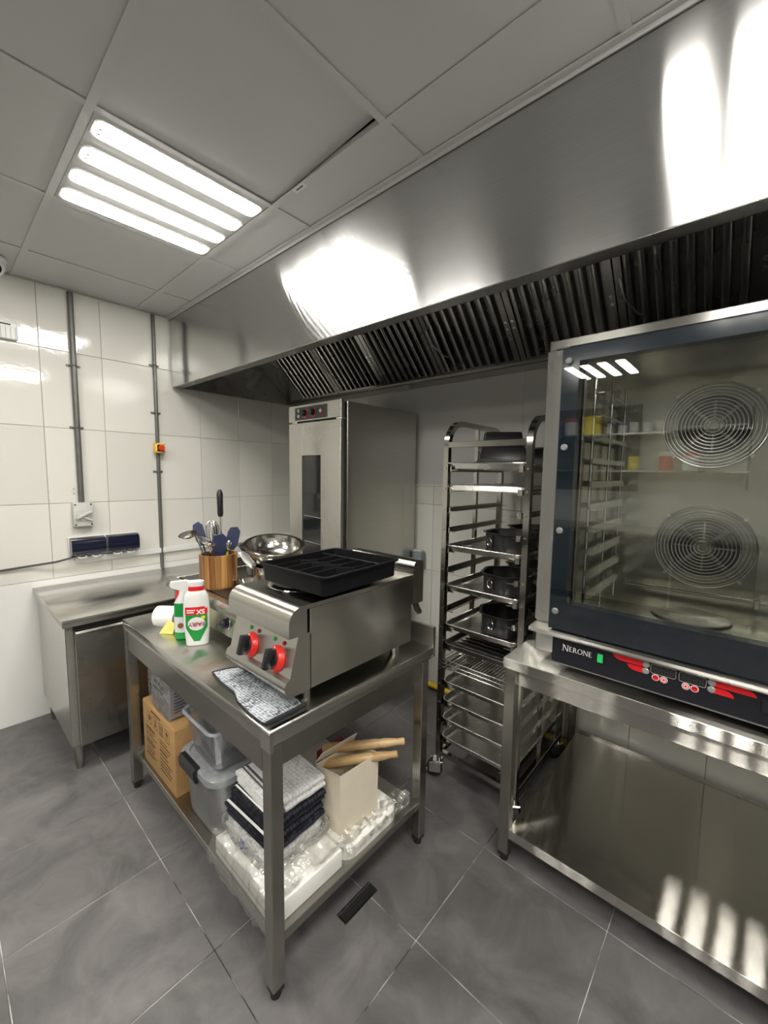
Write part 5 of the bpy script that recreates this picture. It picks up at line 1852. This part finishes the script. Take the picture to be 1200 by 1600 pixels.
ym = Matrix.Translation((1.345, -1.565, TZ + 0.036)) @ Matrix.Rotation(math.radians(38), 4, 'Z') @ Matrix.Rotation(math.radians(-88), 4, 'Y')
b.lathe([(0.033, 0.012), (0.034, 0.0), (0.026, -0.010), (0.026, -0.014), (0.018, -0.016), (0.016, -0.010), (0.030, 0.012)], seg=24, mat=ym)
b.done('ring', YWR, yw)
b = B()
b.loft([[(1.300, -1.650, TZ + 0.001), (1.345, -1.618, TZ + 0.001), (1.352, -1.606, TZ + 0.046), (1.318, -1.622, TZ + 0.052)], [(1.296, -1.654, TZ + 0.0), (1.348, -1.620, TZ + 0.002), (1.356, -1.608, TZ + 0.047), (1.320, -1.626, TZ + 0.054)]])
b.done('flap', YWR, yw)

# ---- grey mesh cloth under the cooker's front edge
CLP = [((1.787, -1.660), (1.815, -1.585)), ((1.870, -1.672), (1.905, -1.575)), ((1.955, -1.672), (1.985, -1.565)), ((2.010, -1.690), (2.080, -1.560)), ((2.100, -1.700), (2.140, -1.565)), ((2.182, -1.700), (2.182, -1.572))]


def cloth_pt(u, v):
    q = u * (len(CLP) - 1)
    i = min(int(q), len(CLP) - 2)
    f = q - i
    a = Vector(CLP[i][0]).lerp(Vector(CLP[i + 1][0]), f)
    c = Vector(CLP[i][1]).lerp(Vector(CLP[i + 1][1]), f)
    p_ = a.lerp(c, v)
    z = TZ + 0.0035 + 0.0035 * (1 + math.sin(9 * u + 3 * v)) * 0.5 + 0.003 * abs(math.sin(14 * u)) * v
    if u > 0.93:
        z += 0.010 * (u - 0.93) / 0.07
    return Vector((p_.x, p_.y, z))


clo = thing('dish_cloth', 'grey mesh dish cloth with black edging before the cooker', 'cloth', (1.98, -1.63, TZ))
b = B()
b.grid(cloth_pt, 40, 14)
b.solid(0.0025)
b.done('cloth', DISHCL, clo)
for pts, rr2 in (([cloth_pt(i / 30, 0) for i in range(31)], 0.0022), ([cloth_pt(0, i / 10) for i in range(11)], 0.0028), ([cloth_pt(1, i / 10) for i in range(11)], 0.0065), ([cloth_pt(i / 30, 1) for i in range(31)], 0.002)):
    B().tube(pts, rr2, 8).done('edging', BLACKCL, clo)

# ================================================================ things on the undershelf
# ---- printed carton
cb = thing('cardboard_box', 'brown printed cardboard carton at the left of the undershelf', 'box', (1.265, -1.50, SZ))
BX0, BX1, BY0, BY1, BZ1 = 1.085, 1.445, -1.664, -1.34, 0.448
B().box(BX0, BX1, BY0, BY1, SZ, BZ1, 0.004, 2).done('carton', KRAFT, cb)
B().box(BX0 + 0.004, BX1 - 0.004, BY0 + 0.004, (BY0 + BY1) / 2 - 0.001, BZ1, BZ1 + 0.003, 0.001).done('flap', KRAFT, cb)
B().box(BX0 + 0.004, BX1 - 0.004, (BY0 + BY1) / 2 + 0.001, BY1 - 0.004, BZ1, BZ1 + 0.003, 0.001).done('flap', KRAFT, cb)


def pbox(b, x0, x1, z0, z1):
    b.box(x0, x1, BY0 - 0.0006, BY0 + 0.001, z0, z1)


for k in range(4):          # handling symbols in frames
    x = 1.150 + 0.066 * k
    b = B()
    z0 = 0.365
    for (xa, xb, za, zb) in ((0, 0.044, 0, 0.002), (0, 0.044, 0.052, 0.054), (0, 0.002, 0, 0.054), (0.042, 0.044, 0, 0.054)):
        pbox(b, x + xa, x + xb, z0 + za, z0 + zb)
    if k == 0:
        b.prism([(x + 0.010, z0 + 0.034), (x + 0.034, z0 + 0.034), (x + 0.028, z0 + 0.016), (x + 0.016, z0 + 0.016)], 'y', BY0 - 0.0006, BY0 + 0.001)
        b.prism([(x + 0.014, z0 + 0.036), (x + 0.030, z0 + 0.036), (x + 0.022, z0 + 0.046)], 'y', BY0 - 0.0006, BY0 + 0.001)
    elif k == 1:
        b.prism([(x + 0.012, z0 + 0.010), (x + 0.032, z0 + 0.010), (x + 0.026, z0 + 0.030), (x + 0.018, z0 + 0.030)], 'y', BY0 - 0.0006, BY0 + 0.001)
        b.prism([(x + 0.014, z0 + 0.032), (x + 0.030, z0 + 0.032), (x + 0.022, z0 + 0.048)], 'y', BY0 - 0.0006, BY0 + 0.001)
    elif k == 2:
        for xo in (0.008, 0.026):
            b.prism([(x + xo, z0 + 0.030), (x + xo + 0.012, z0 + 0.030), (x + xo + 0.006, z0 + 0.047)], 'y', BY0 - 0.0006, BY0 + 0.001)
            pbox(b, x + xo + 0.0035, x + xo + 0.0085, z0 + 0.010, z0 + 0.030)
        pbox(b, x + 0.006, x + 0.038, z0 + 0.005, z0 + 0.008)
    else:
        for i in range(5):
            pbox(b, x + 0.010 + 0.004 * i, x + 0.013 + 0.004 * i, z0 + 0.032 - 0.002 * abs(i - 2), z0 + 0.046 - 0.004 * abs(i - 2))
        pbox(b, x + 0.018, x + 0.022, z0 + 0.012, z0 + 0.032)
    b.done('handling_mark', KPRINT, cb)
random.seed(5)
b = B()
for col, xa in ((0, 1.125), (1, 1.285)):
    z = 0.345
    while z > 0.205:
        w = random.uniform(0.07, 0.125)
        h = random.choice((0.004, 0.0055, 0.009))
        xx = xa
        while xx < xa + w:
            q = random.uniform(0.006, 0.022)
            pbox(b, xx, min(xa + w, xx + q), z - h, z)
            xx += q + 0.003
        z -= h + random.choice((0.006, 0.009, 0.012))
pbox(b, 1.19, 1.30, 0.428, 0.436)
b.done('print_lines', KPRINT, cb)

# ---- crumpled film around things
def crumple(name, parent, c, size, seed, amp, mat, sub=4, box=0.6, zmin=None, flat=True):
    bm = bmesh.new()
    bmesh.ops.create_icosphere(bm, subdivisions=sub, radius=1.0)
    for v in bm.verts:
        d = v.co.copy()
        k = max(abs(d.x), abs(d.y), abs(d.z))
        s = d * ((1 - box) + box / k)
        nz = mnoise.noise(d * 3.1 + Vector((seed, 0, 0))) * 0.7 + mnoise.noise(d * 8.3 + Vector((0, seed, 0))) * 0.45 + mnoise.noise(d * 19.0 + Vector((0, 0, seed))) * 0.25
        s *= 1 + amp * nz
        p_ = Vector((c[0] + s.x * size[0], c[1] + s.y * size[1], c[2] + s.z * size[2]))
        if zmin is not None and p_.z < zmin:
            p_.z = zmin
        v.co = p_
    b = B()
    b.bm.free()
    b.bm = bm
    return b.done(name, mat, parent, flat=False, angle=22)


wb = thing('wrapped_carton', 'white printed carton wrapped in clear film on the cardboard box', 'box', (1.26, -1.55, 0.452))
PRNAVY = plain('blue_grey_print', (0.10, 0.13, 0.22), 0.6)
B().box(1.158, 1.366, -1.648, -1.47, 0.4525, 0.640, 0.003).done('carton', plain('white_carton', (0.66, 0.66, 0.70), 0.5, var=0.06), wb)
b = B().box(1.19, 1.245, -1.6495, -1.648, 0.600, 0.632).box(1.20, 1.23, -1.6495, -1.648, 0.565, 0.58).box(1.245, 1.262, -1.6495, -1.648, 0.565, 0.58).box(1.28, 1.30, -1.6495, -1.648, 0.560, 0.575).box(1.185, 1.30, -1.6495, -1.648, 0.540, 0.547)
b.done('carton_print', PRNAVY, wb)
b = B()
for k in range(9):
    b.box(1.366, 1.3675, -1.63, -1.55 + 0.01 * (k % 3), 0.475 + 0.014 * k, 0.481 + 0.014 * k)
b.done('carton_print', PRNAVY, wb)
crumple('film', wb, (1.262, -1.558, 0.556), (0.117, 0.102, 0.105), 3.0, 0.035, WRAP, 5, 0.92, 0.4525)

# ---- clear storage boxes
def rbox_shell(x0, x1, y0, y1, z0, z1, t, r, taper=0.0):
    cx, cy, w, d = (x0 + x1) / 2, (y0 + y1) / 2, x1 - x0, y1 - y0
    b = B()

    def lp(k, z, rr):
        return [(q[0], q[1], z) for q in rrect(w - 2 * k, d - 2 * k, max(0.004, rr), 6, cx, cy)]
    b.loft([lp(taper + 0.006, z0, r - 0.006), lp(taper, z0 + 0.006, r), lp(0, z1, r), lp(t, z1, r - t), lp(taper + t, z0 + 0.008, r - t), lp(taper + t + 0.006, z0 + t + 0.001, r - t - 0.004)])
    return b


s1 = thing('storage_box', 'lower clear storage box with frosted lid and black clip handles', 'storage box', (1.62, -1.49, SZ), 'clear storage boxes under the table')
rbox_shell(1.476, 1.766, -1.655, -1.335, SZ, 0.372, 0.0025, 0.06, 0.012).done('tub', CLEARPL, s1)
b = B()
b.loft([[(q[0], q[1], z) for q in rrect(w, d, r, 6, 1.621, -1.495)] for w, d, r, z in ((0.306, 0.336, 0.064, 0.366), (0.312, 0.342, 0.066, 0.368), (0.312, 0.342, 0.066, 0.392), (0.300, 0.330, 0.060, 0.396), (0.262, 0.292, 0.05, 0.396), (0.256, 0.286, 0.048, 0.388), (0.02, 0.02, 0.008, 0.388))], False, True)
b.done('lid', LIDPL, s1)
b = B()
b.prism([(-1.663, 0.345), (-1.672, 0.345), (-1.680, 0.360), (-1.682, 0.392), (-1.672, 0.404), (-1.655, 0.404), (-1.655, 0.396), (-1.663, 0.392)], 'x', 1.525, 1.655)
b.done('clip_handle', BLACKP, s1)
b = B()
b.prism([(1.776, 0.345), (1.784, 0.345), (1.792, 0.360), (1.794, 0.392), (1.784, 0.404), (1.768, 0.404), (1.768, 0.396), (1.776, 0.392)], 'y', -1.56, -1.43)
b.done('clip_handle', BLACKP, s1)
tub1 = thing('small_tub', 'white tub with brown lid seen inside the lower storage box', 'tub', (1.63, -1.56, SZ + 0.01))
B().lathe([(0, 0), (0.045, 0), (0.052, 0.11), (0.055, 0.112), (0.050, 0.114), (0.0, 0.114)], (1.655, -1.565, SZ + 0.050), 28).done('tub', plain('ivory_plastic', (0.62, 0.58, 0.5), 0.5), tub1)
B().lathe([(0, 0), (0.05, 0), (0.052, 0.012), (0.052, 0.034), (0, 0.0385)], (1.655, -1.565, SZ + 0.0105), 28).done('brown_lid', plain('terracotta_plastic', (0.38, 0.14, 0.06), 0.5), tub1)
s2 = thing('storage_box', 'upper clear storage box nested over another, on the lidded box', 'storage box', (1.62, -1.50, 0.40), 'clear storage boxes under the table')
rbox_shell(1.500, 1.745, -1.645, -1.37, 0.3975, 0.560, 0.0025, 0.03, 0.020).done('tub', CLEARPL, s2)
B().tube([(q[0], q[1], 0.560) for q in rrect(0.262, 0.292, 0.036, 6, 1.6225, -1.5075)], 0.006, 8, True).done('rim', LIDPL, s2)
s3 = thing('storage_box', 'empty clear box standing inside the topmost storage box', 'storage box', (1.62, -1.50, 0.43), 'clear storage boxes under the table')
rbox_shell(1.527, 1.718, -1.618, -1.397, 0.4035, 0.640, 0.0025, 0.028, 0.012).done('tub', CLEARPL, s3)
B().tube([(q[0], q[1], 0.640) for q in rrect(0.206, 0.236, 0.034, 6, 1.6225, -1.5075)], 0.006, 8, True).done('rim', LIDPL, s3)

# ---- white foam slabs at the near corner
sl1 = B().box(1.792, 2.152, -1.668, -1.402, SZ + 0.0005, 0.224, 0.004, 2).done('foam_slab', WPAPER, at=(1.97, -1.53, SZ))
tag(sl1, 'white foam slab under clear film at the near shelf corner', 'packaging')
B().box(1.80, 2.145, -1.6695, -1.667, 0.188, 0.191).done('seam', GREYPL, sl1)
b = B()
b.loft([[(q[0], q[1], z) for q in rrect(0.20, 0.285, 0.05, 6, 2.058, -1.250)] for z in (SZ + 0.0005, 0.205)] + [[(q[0], q[1], 0.212) for q in rrect(0.186, 0.271, 0.045, 6, 2.058, -1.250)]])
sl2 = tag(b.done('foam_tray', WPAPER, at=(2.058, -1.25, SZ)), 'round-cornered white foam tray beneath the cream paper box', 'packaging')
fi = thing('film_sheet', 'crinkled clear film heaped over the white foam slab', 'film', (1.97, -1.52, 0.225))
random.seed(11)


def film_pt(u, v):
    x = 1.775 + 0.380 * u
    y = -1.690 + 0.300 * v
    z = 0.228 + 0.016 * (mnoise.noise(Vector((u * 6, v * 6, 1.3))) + 1) + 0.010 * abs(mnoise.noise(Vector((u * 17, v * 17, 4.1))))
    z += 0.045 * max(0, math.sin(PI * min(1, max(0, (u - 0.35) / 0.6)))) * max(0, math.sin(PI * v)) * 0.8
    e = min(v, 1 - v, u, 1 - u)
    if v < 0.10:
        z -= (0.10 - v) * 0.85
        y -= 0.006 + 0.02 * (mnoise.noise(Vector((u * 15, 2.2, 0))) * 0.5)
    return Vector((x, y, max(z, 0.140 if v < 0.1 else 0.2255)))


b = B()
b.grid(film_pt, 60, 44)
b.done('film', WRAP, fi, angle=15)
fi2 = thing('film_sheet', 'twisted clear film along the right edge of the undershelf', 'film', (2.15, -1.25, SZ))
b = B()


def film2(u, v):
    y = -1.40 + 0.34 * u
    x = 2.105 + 0.065 * v + 0.008 * mnoise.noise(Vector((u * 9, v * 5, 3)))
    z = 0.222 + 0.018 * mnoise.noise(Vector((u * 14, v * 9, 7))) - 0.055 * max(0, v - 0.45)
    return Vector((x, y, max(z, SZ + 0.002)))


b.grid(film2, 50, 16)
b.done('film', WRAP, fi2, angle=15)
crumple('knot', fi2, (2.150, -1.075, 0.200), (0.016, 0.030, 0.034), 7.0, 0.35, WRAP, 3, 0.3, SZ + 0.001)

# ---- towels
def stadium(x0, x1, z0, z1, off=0.0, n=7):
    h = (z1 - z0) / 2
    r = h
    out = []
    for k in range(n + 1):
        a = -PI / 2 + PI * k / n
        out.append((x1 - r + (r + off) * math.cos(a), (z0 + z1) / 2 + (h + off) * math.sin(a)))
    for k in range(n + 1):
        a = PI / 2 + PI * k / n
        out.append((x0 + r + (r + off) * math.cos(a), (z0 + z1) / 2 + (h + off) * math.sin(a)))
    return out


def towel(name, label, x0, x1, y0, y1, z0, z1, layers, mat, stripes, rot=0.0):
    c = ((x0 + x1) / 2, (y0 + y1) / 2, z0)
    t = thing(name, label, 'towel', c, 'folded towels on the undershelf')
    h = (z1 - z0) / layers
    m = Matrix.Translation(c) @ Matrix.Rotation(rot, 4, 'Z') @ Matrix.Translation((-c[0], -c[1], -c[2]))
    for k in range(layers):
        za, zb = z0 + h * k, z0 + h * (k + 1) - 0.001
        dx = 0.004 * math.sin(3.3 * k + z0 * 50)
        ya = y0 + 0.004 * math.cos(5.1 * k)
        b = B()
        lo = []
        for i in range(13):
            y = ya + (y1 - ya) * i / 12
            sag = 0.0015 * math.sin(i * 1.3 + k)
            sh = 0.010 if i in (0, 12) else (0.003 if i in (1, 11) else 0.0)
            pr2 = stadium(x0 + dx, x1 + dx, za, zb)
            zc = (za + zb) / 2
            lo.append([m @ Vector((q[0], y, zc + (q[1] - zc) * (1 - sh * 20) + sag)) for q in pr2])
        b.loft(lo)
        f = b.done('fold', mat, t)
        for (s0, s1, sm_) in stripes:
            b = B()
            lo = []
            for y in (ya + s0, ya + s1):
                lo.append([m @ Vector((q[0], y, q[1])) for q in stadium(x0 + dx, x1 + dx, za, zb, 0.0008)])
            b.loft(lo)
            b.done('stripe', sm_, f)
    return t


pk = thing('packed_cloth', 'white cloths sealed in a clear bag beneath the towels', 'cloth pack', (1.92, -1.52, 0.226))
b = B()
pm = Matrix.Translation((1.925, -1.515, 0.0)) @ Matrix.Rotation(math.radians(0), 4, 'Z')
b.loft([[pm @ Vector((q[0], q[1], z)) for q in rrect(w, d, 0.03, 5)] for w, d, z in ((0.24, 0.20, 0.246), (0.265, 0.225, 0.250), (0.270, 0.230, 0.272), (0.25, 0.21, 0.282))])
b.done('cloths', TOWELW, pk)
B().box(1.80, 1.93, -1.632, -1.629, 0.250, 0.268).done('paper_band', WHITEPL, pk)
B().box(1.90, 1.925, -1.6335, -1.631, 0.250, 0.266).done('blue_mark', plain('royal_blue_print', (0.03, 0.06, 0.35), 0.5), pk)
crumple('bag', pk, (1.930, -1.515, 0.262), (0.150, 0.130, 0.026), 5.0, 0.06, WRAP, 5, 0.9, 0.2395)
W_, G_ = STRIPEW, STRIPEG
towel('folded_towel', 'navy waffle towel folded at the bottom of towel stack', 1.788, 2.060, -1.625, -1.405, 0.2905, 0.338, 2, TOWELN, ((0.004, 0.012, W_),), 0.05)
towel('folded_towel', 'navy waffle towel with white stripes, middle of towel stack', 1.795, 2.055, -1.610, -1.395, 0.339, 0.384, 2, TOWELN, ((0.012, 0.018, W_), (0.024, 0.030, W_)), 0.02)
towel('folded_towel', 'white waffle towel with grey stripes atop towel stack', 1.800, 2.045, -1.595, -1.385, 0.385, 0.432, 2, TOWELW, ((0.020, 0.026, G_), (0.034, 0.042, G_)), -0.03)

# ---- cream paper box with rolling pins
pbx = thing('paper_box', 'open cream paper box holding two rolling pins', 'box', (2.03, -1.285, 0.213))
q0 = [(1.985, -1.375), (2.100, -1.365), (2.118, -1.195), (2.000, -1.205)]
b = B()


def inset(poly, k):
    cx = sum(p_[0] for p_ in poly) / len(poly); cy = sum(p_[1] for p_ in poly) / len(poly)
    return [(cx + (p_[0] - cx) * k, cy + (p_[1] - cy) * k) for p_ in poly]


tops = (0.432, 0.440, 0.446, 0.436)
b.loft([[(*p_, 0.2135) for p_ in q0], [(*p_, z) for p_, z in zip(inset(q0, 1.04), tops)], [(*p_, z) for p_, z in zip(inset(q0, 1.015), tops)], [(*p_, 0.217) for p_ in inset(q0, 0.97)]])
b.done('carton', CREAM, pbx)
b = B()
b.loft([[(1.978, -1.378, 0.432), (1.996, -1.203, 0.436), (2.030, -1.215, 0.492), (2.012, -1.372, 0.482)], [(1.976, -1.378, 0.434), (1.994, -1.203, 0.438), (2.028, -1.215, 0.494), (2.010, -1.372, 0.484)]])
b.done('flap', CREAM, pbx)
b = B()
b.loft([[(1.978, -1.379, 0.432), (2.098, -1.369, 0.438), (2.078, -1.352, 0.402), (1.99, -1.362, 0.40)], [(1.978, -1.381, 0.434), (2.098, -1.371, 0.440), (2.078, -1.354, 0.404), (1.99, -1.364, 0.402)]])
b.done('flap', CREAM, pbx)
for lab, p0, p1 in (('upper wooden rolling pin sticking out of the paper box', (1.945, -1.315, 0.440), (2.175, -1.105, 0.473)), ('lower wooden rolling pin sticking out of the paper box', (1.975, -1.335, 0.405), (2.180, -1.150, 0.448))):
    p0, p1 = Vector(p0), Vector(p1)
    rp = thing('rolling_pin', lab, 'rolling pin', p0.lerp(p1, 0.5), 'rolling pins in the paper box')
    ax = (p1 - p0).normalized()
    ln = (p1 - p0).length
    B().tube([p0, p0 + ax * 0.004, p0 + ax * (ln - 0.110), p0 + ax * (ln - 0.095)], [0.016, 0.018, 0.0175, 0.015], 20).done('barrel', PINWOOD, rp)
    q = p0 + ax * (ln - 0.098)
    B().tube([q, q + ax * 0.020, q + ax * 0.045, q + ax * 0.072, q + ax * 0.086, q + ax * 0.095, q + ax * 0.098], [0.0145, 0.0165, 0.0145, 0.0115, 0.0130, 0.0125, 0.009], 18).done('handle', PINWOOD, rp)
    B().cyl(p1 - ax * 0.0015, p1 + ax * 0.0008, 0.0035, 10).done('peg', KPRINT, rp)
rb_ = B()
rb_.prism([(1.935, 0.214), (1.955, 0.214), (1.962, 0.44), (1.940, 0.44)], 'y', -1.34, -1.22)
tag(rb_.done('red_pack', plain('maroon_card', (0.18, 0.012, 0.02), 0.5), at=(1.95, -1.28, 0.213)), 'dark red pack standing between towels and paper box', 'pack')

# ---- floor drain under the table
fdn = thing('floor_drain', 'narrow black floor drain with steel rim under the worktable', 'drain', (2.18, -1.352, 0.0))
B().box(2.160, 2.194, -1.424, -1.280, 0.0002, 0.0015).done('grate', BLACKM, fdn)
for (x0, x1, y0, y1) in ((2.154, 2.160, -1.430, -1.274), (2.194, 2.200, -1.430, -1.274), (2.160, 2.194, -1.430, -1.424), (2.160, 2.194, -1.280, -1.274)):
    B().box(x0, x1, y0, y1, 0.0002, 0.006, 0.001).done('rim', CHROME, fdn)

# ================================================================ the photographer's side of the room
su = thing('wall_shelving', 'dark wall shelving on the opposite wall, mirrored in oven door', 'shelving', (1.7, YF + 0.16, 1.4))
DKP = plain('dark_shelf_board', (0.05, 0.05, 0.048), 0.5)
B().box(0.55, 2.05, YF + 0.001, YF + 0.012, 1.30, 2.34).done('back_board', DKP, su)
for z in (1.985, 1.555):
    B().box(0.55, 3.05, YF + 0.002, YF + 0.30, z - 0.02, z, 0.002).done('shelf', ST_V, su)
for x in (0.56, 1.80, 3.04):
    B().box(x - 0.01, x + 0.01, YF + 0.002, YF + 0.28, 1.36, 2.20).done('bracket', DKP, su)
JB = plain('jar_blue', (0.03, 0.05, 0.35), 0.35)
JY = plain('jar_yellow', (0.75, 0.62, 0.02), 0.35)
JW = plain('jar_white', (0.7, 0.72, 0.75), 0.35)
JR = plain('jar_red', (0.55, 0.02, 0.02), 0.35)


def jar(label, x, z, r, h, body, lidm):
    t = thing('storage_jar', label, 'jar', (x, YF + 0.16, z), 'jars on the opposite shelves')
    B().lathe([(0, 0), (r * 0.96, 0), (r, 0.006), (r, h * 0.74), (r * 0.9, h * 0.78), (0, h * 0.78)], (x, YF + 0.16, z), 24).done('body', body, t)
    B().lathe([(0, h * 0.78), (r * 0.97, h * 0.78), (r * 0.99, h * 0.97), (r * 0.9, h), (0, h)], (x, YF + 0.16, z), 24).done('lid', lidm, t)
    return t


for lab, x, r, h, bo, li in (('blue jar leftmost on the upper opposite shelf', 0.98, 0.06, 0.15, JB, JB), ('blue jar with red lid beside the leftmost jar', 1.13, 0.062, 0.20, JB, JR), ('larger blue jar with red lid next to yellow tub', 1.30, 0.08, 0.22, JW, JR),
                             ('big yellow tub on the upper opposite shelf', 1.54, 0.11, 0.23, JY, JY), ('first small white jar right of yellow tub', 1.76, 0.045, 0.13, JW, JW), ('second small white jar right of yellow tub', 1.88, 0.045, 0.13, JW, JB),
                             ('third small white jar right of yellow tub', 2.00, 0.045, 0.13, JW, JW), ('rightmost white jar on the upper opposite shelf', 2.14, 0.05, 0.12, JW, JW)):
    jar(lab, x, 1.9855, r, h, bo, li)
jar('yellow tub on the lower opposite shelf', 2.02, 1.5555, 0.06, 0.16, JY, JY)
jar('red jar on the lower opposite shelf', 2.34, 1.5555, 0.07, 0.21, JR, JW)
jar('white jar with red lid on the lower opposite shelf', 2.56, 1.5555, 0.07, 0.20, JW, JR)
fcn = thing('base_cabinet', 'steel base cabinet standing along the opposite wall', 'cabinet', (1.8, YF + 0.35, 0.0))
B().box(0.5, 3.2, YF + 0.004, YF + 0.62, 0.10, 0.85, 0.003).done('body', ST_D, fcn)
B().box(0.48, 3.22, YF + 0.003, YF + 0.66, 0.851, 0.89, 0.003).done('worktop', ST_Y, fcn)
B().box(0.55, 3.15, YF + 0.05, YF + 0.56, 0.0, 0.10).done('plinth', BLACKM, fcn)
for k in range(4):
    x0 = 0.52 + 0.668 * k
    d = B().box(x0, x0 + 0.652, YF + 0.621, YF + 0.640, 0.12, 0.835, 0.002).done('door', plain('dark_cabinet_front', (0.08, 0.08, 0.08), 0.4), fcn)
    B().cyl((x0 + 0.60, YF + 0.655, 0.55), (x0 + 0.60, YF + 0.655, 0.75), 0.006, 10).done('handle', CHROME, d)
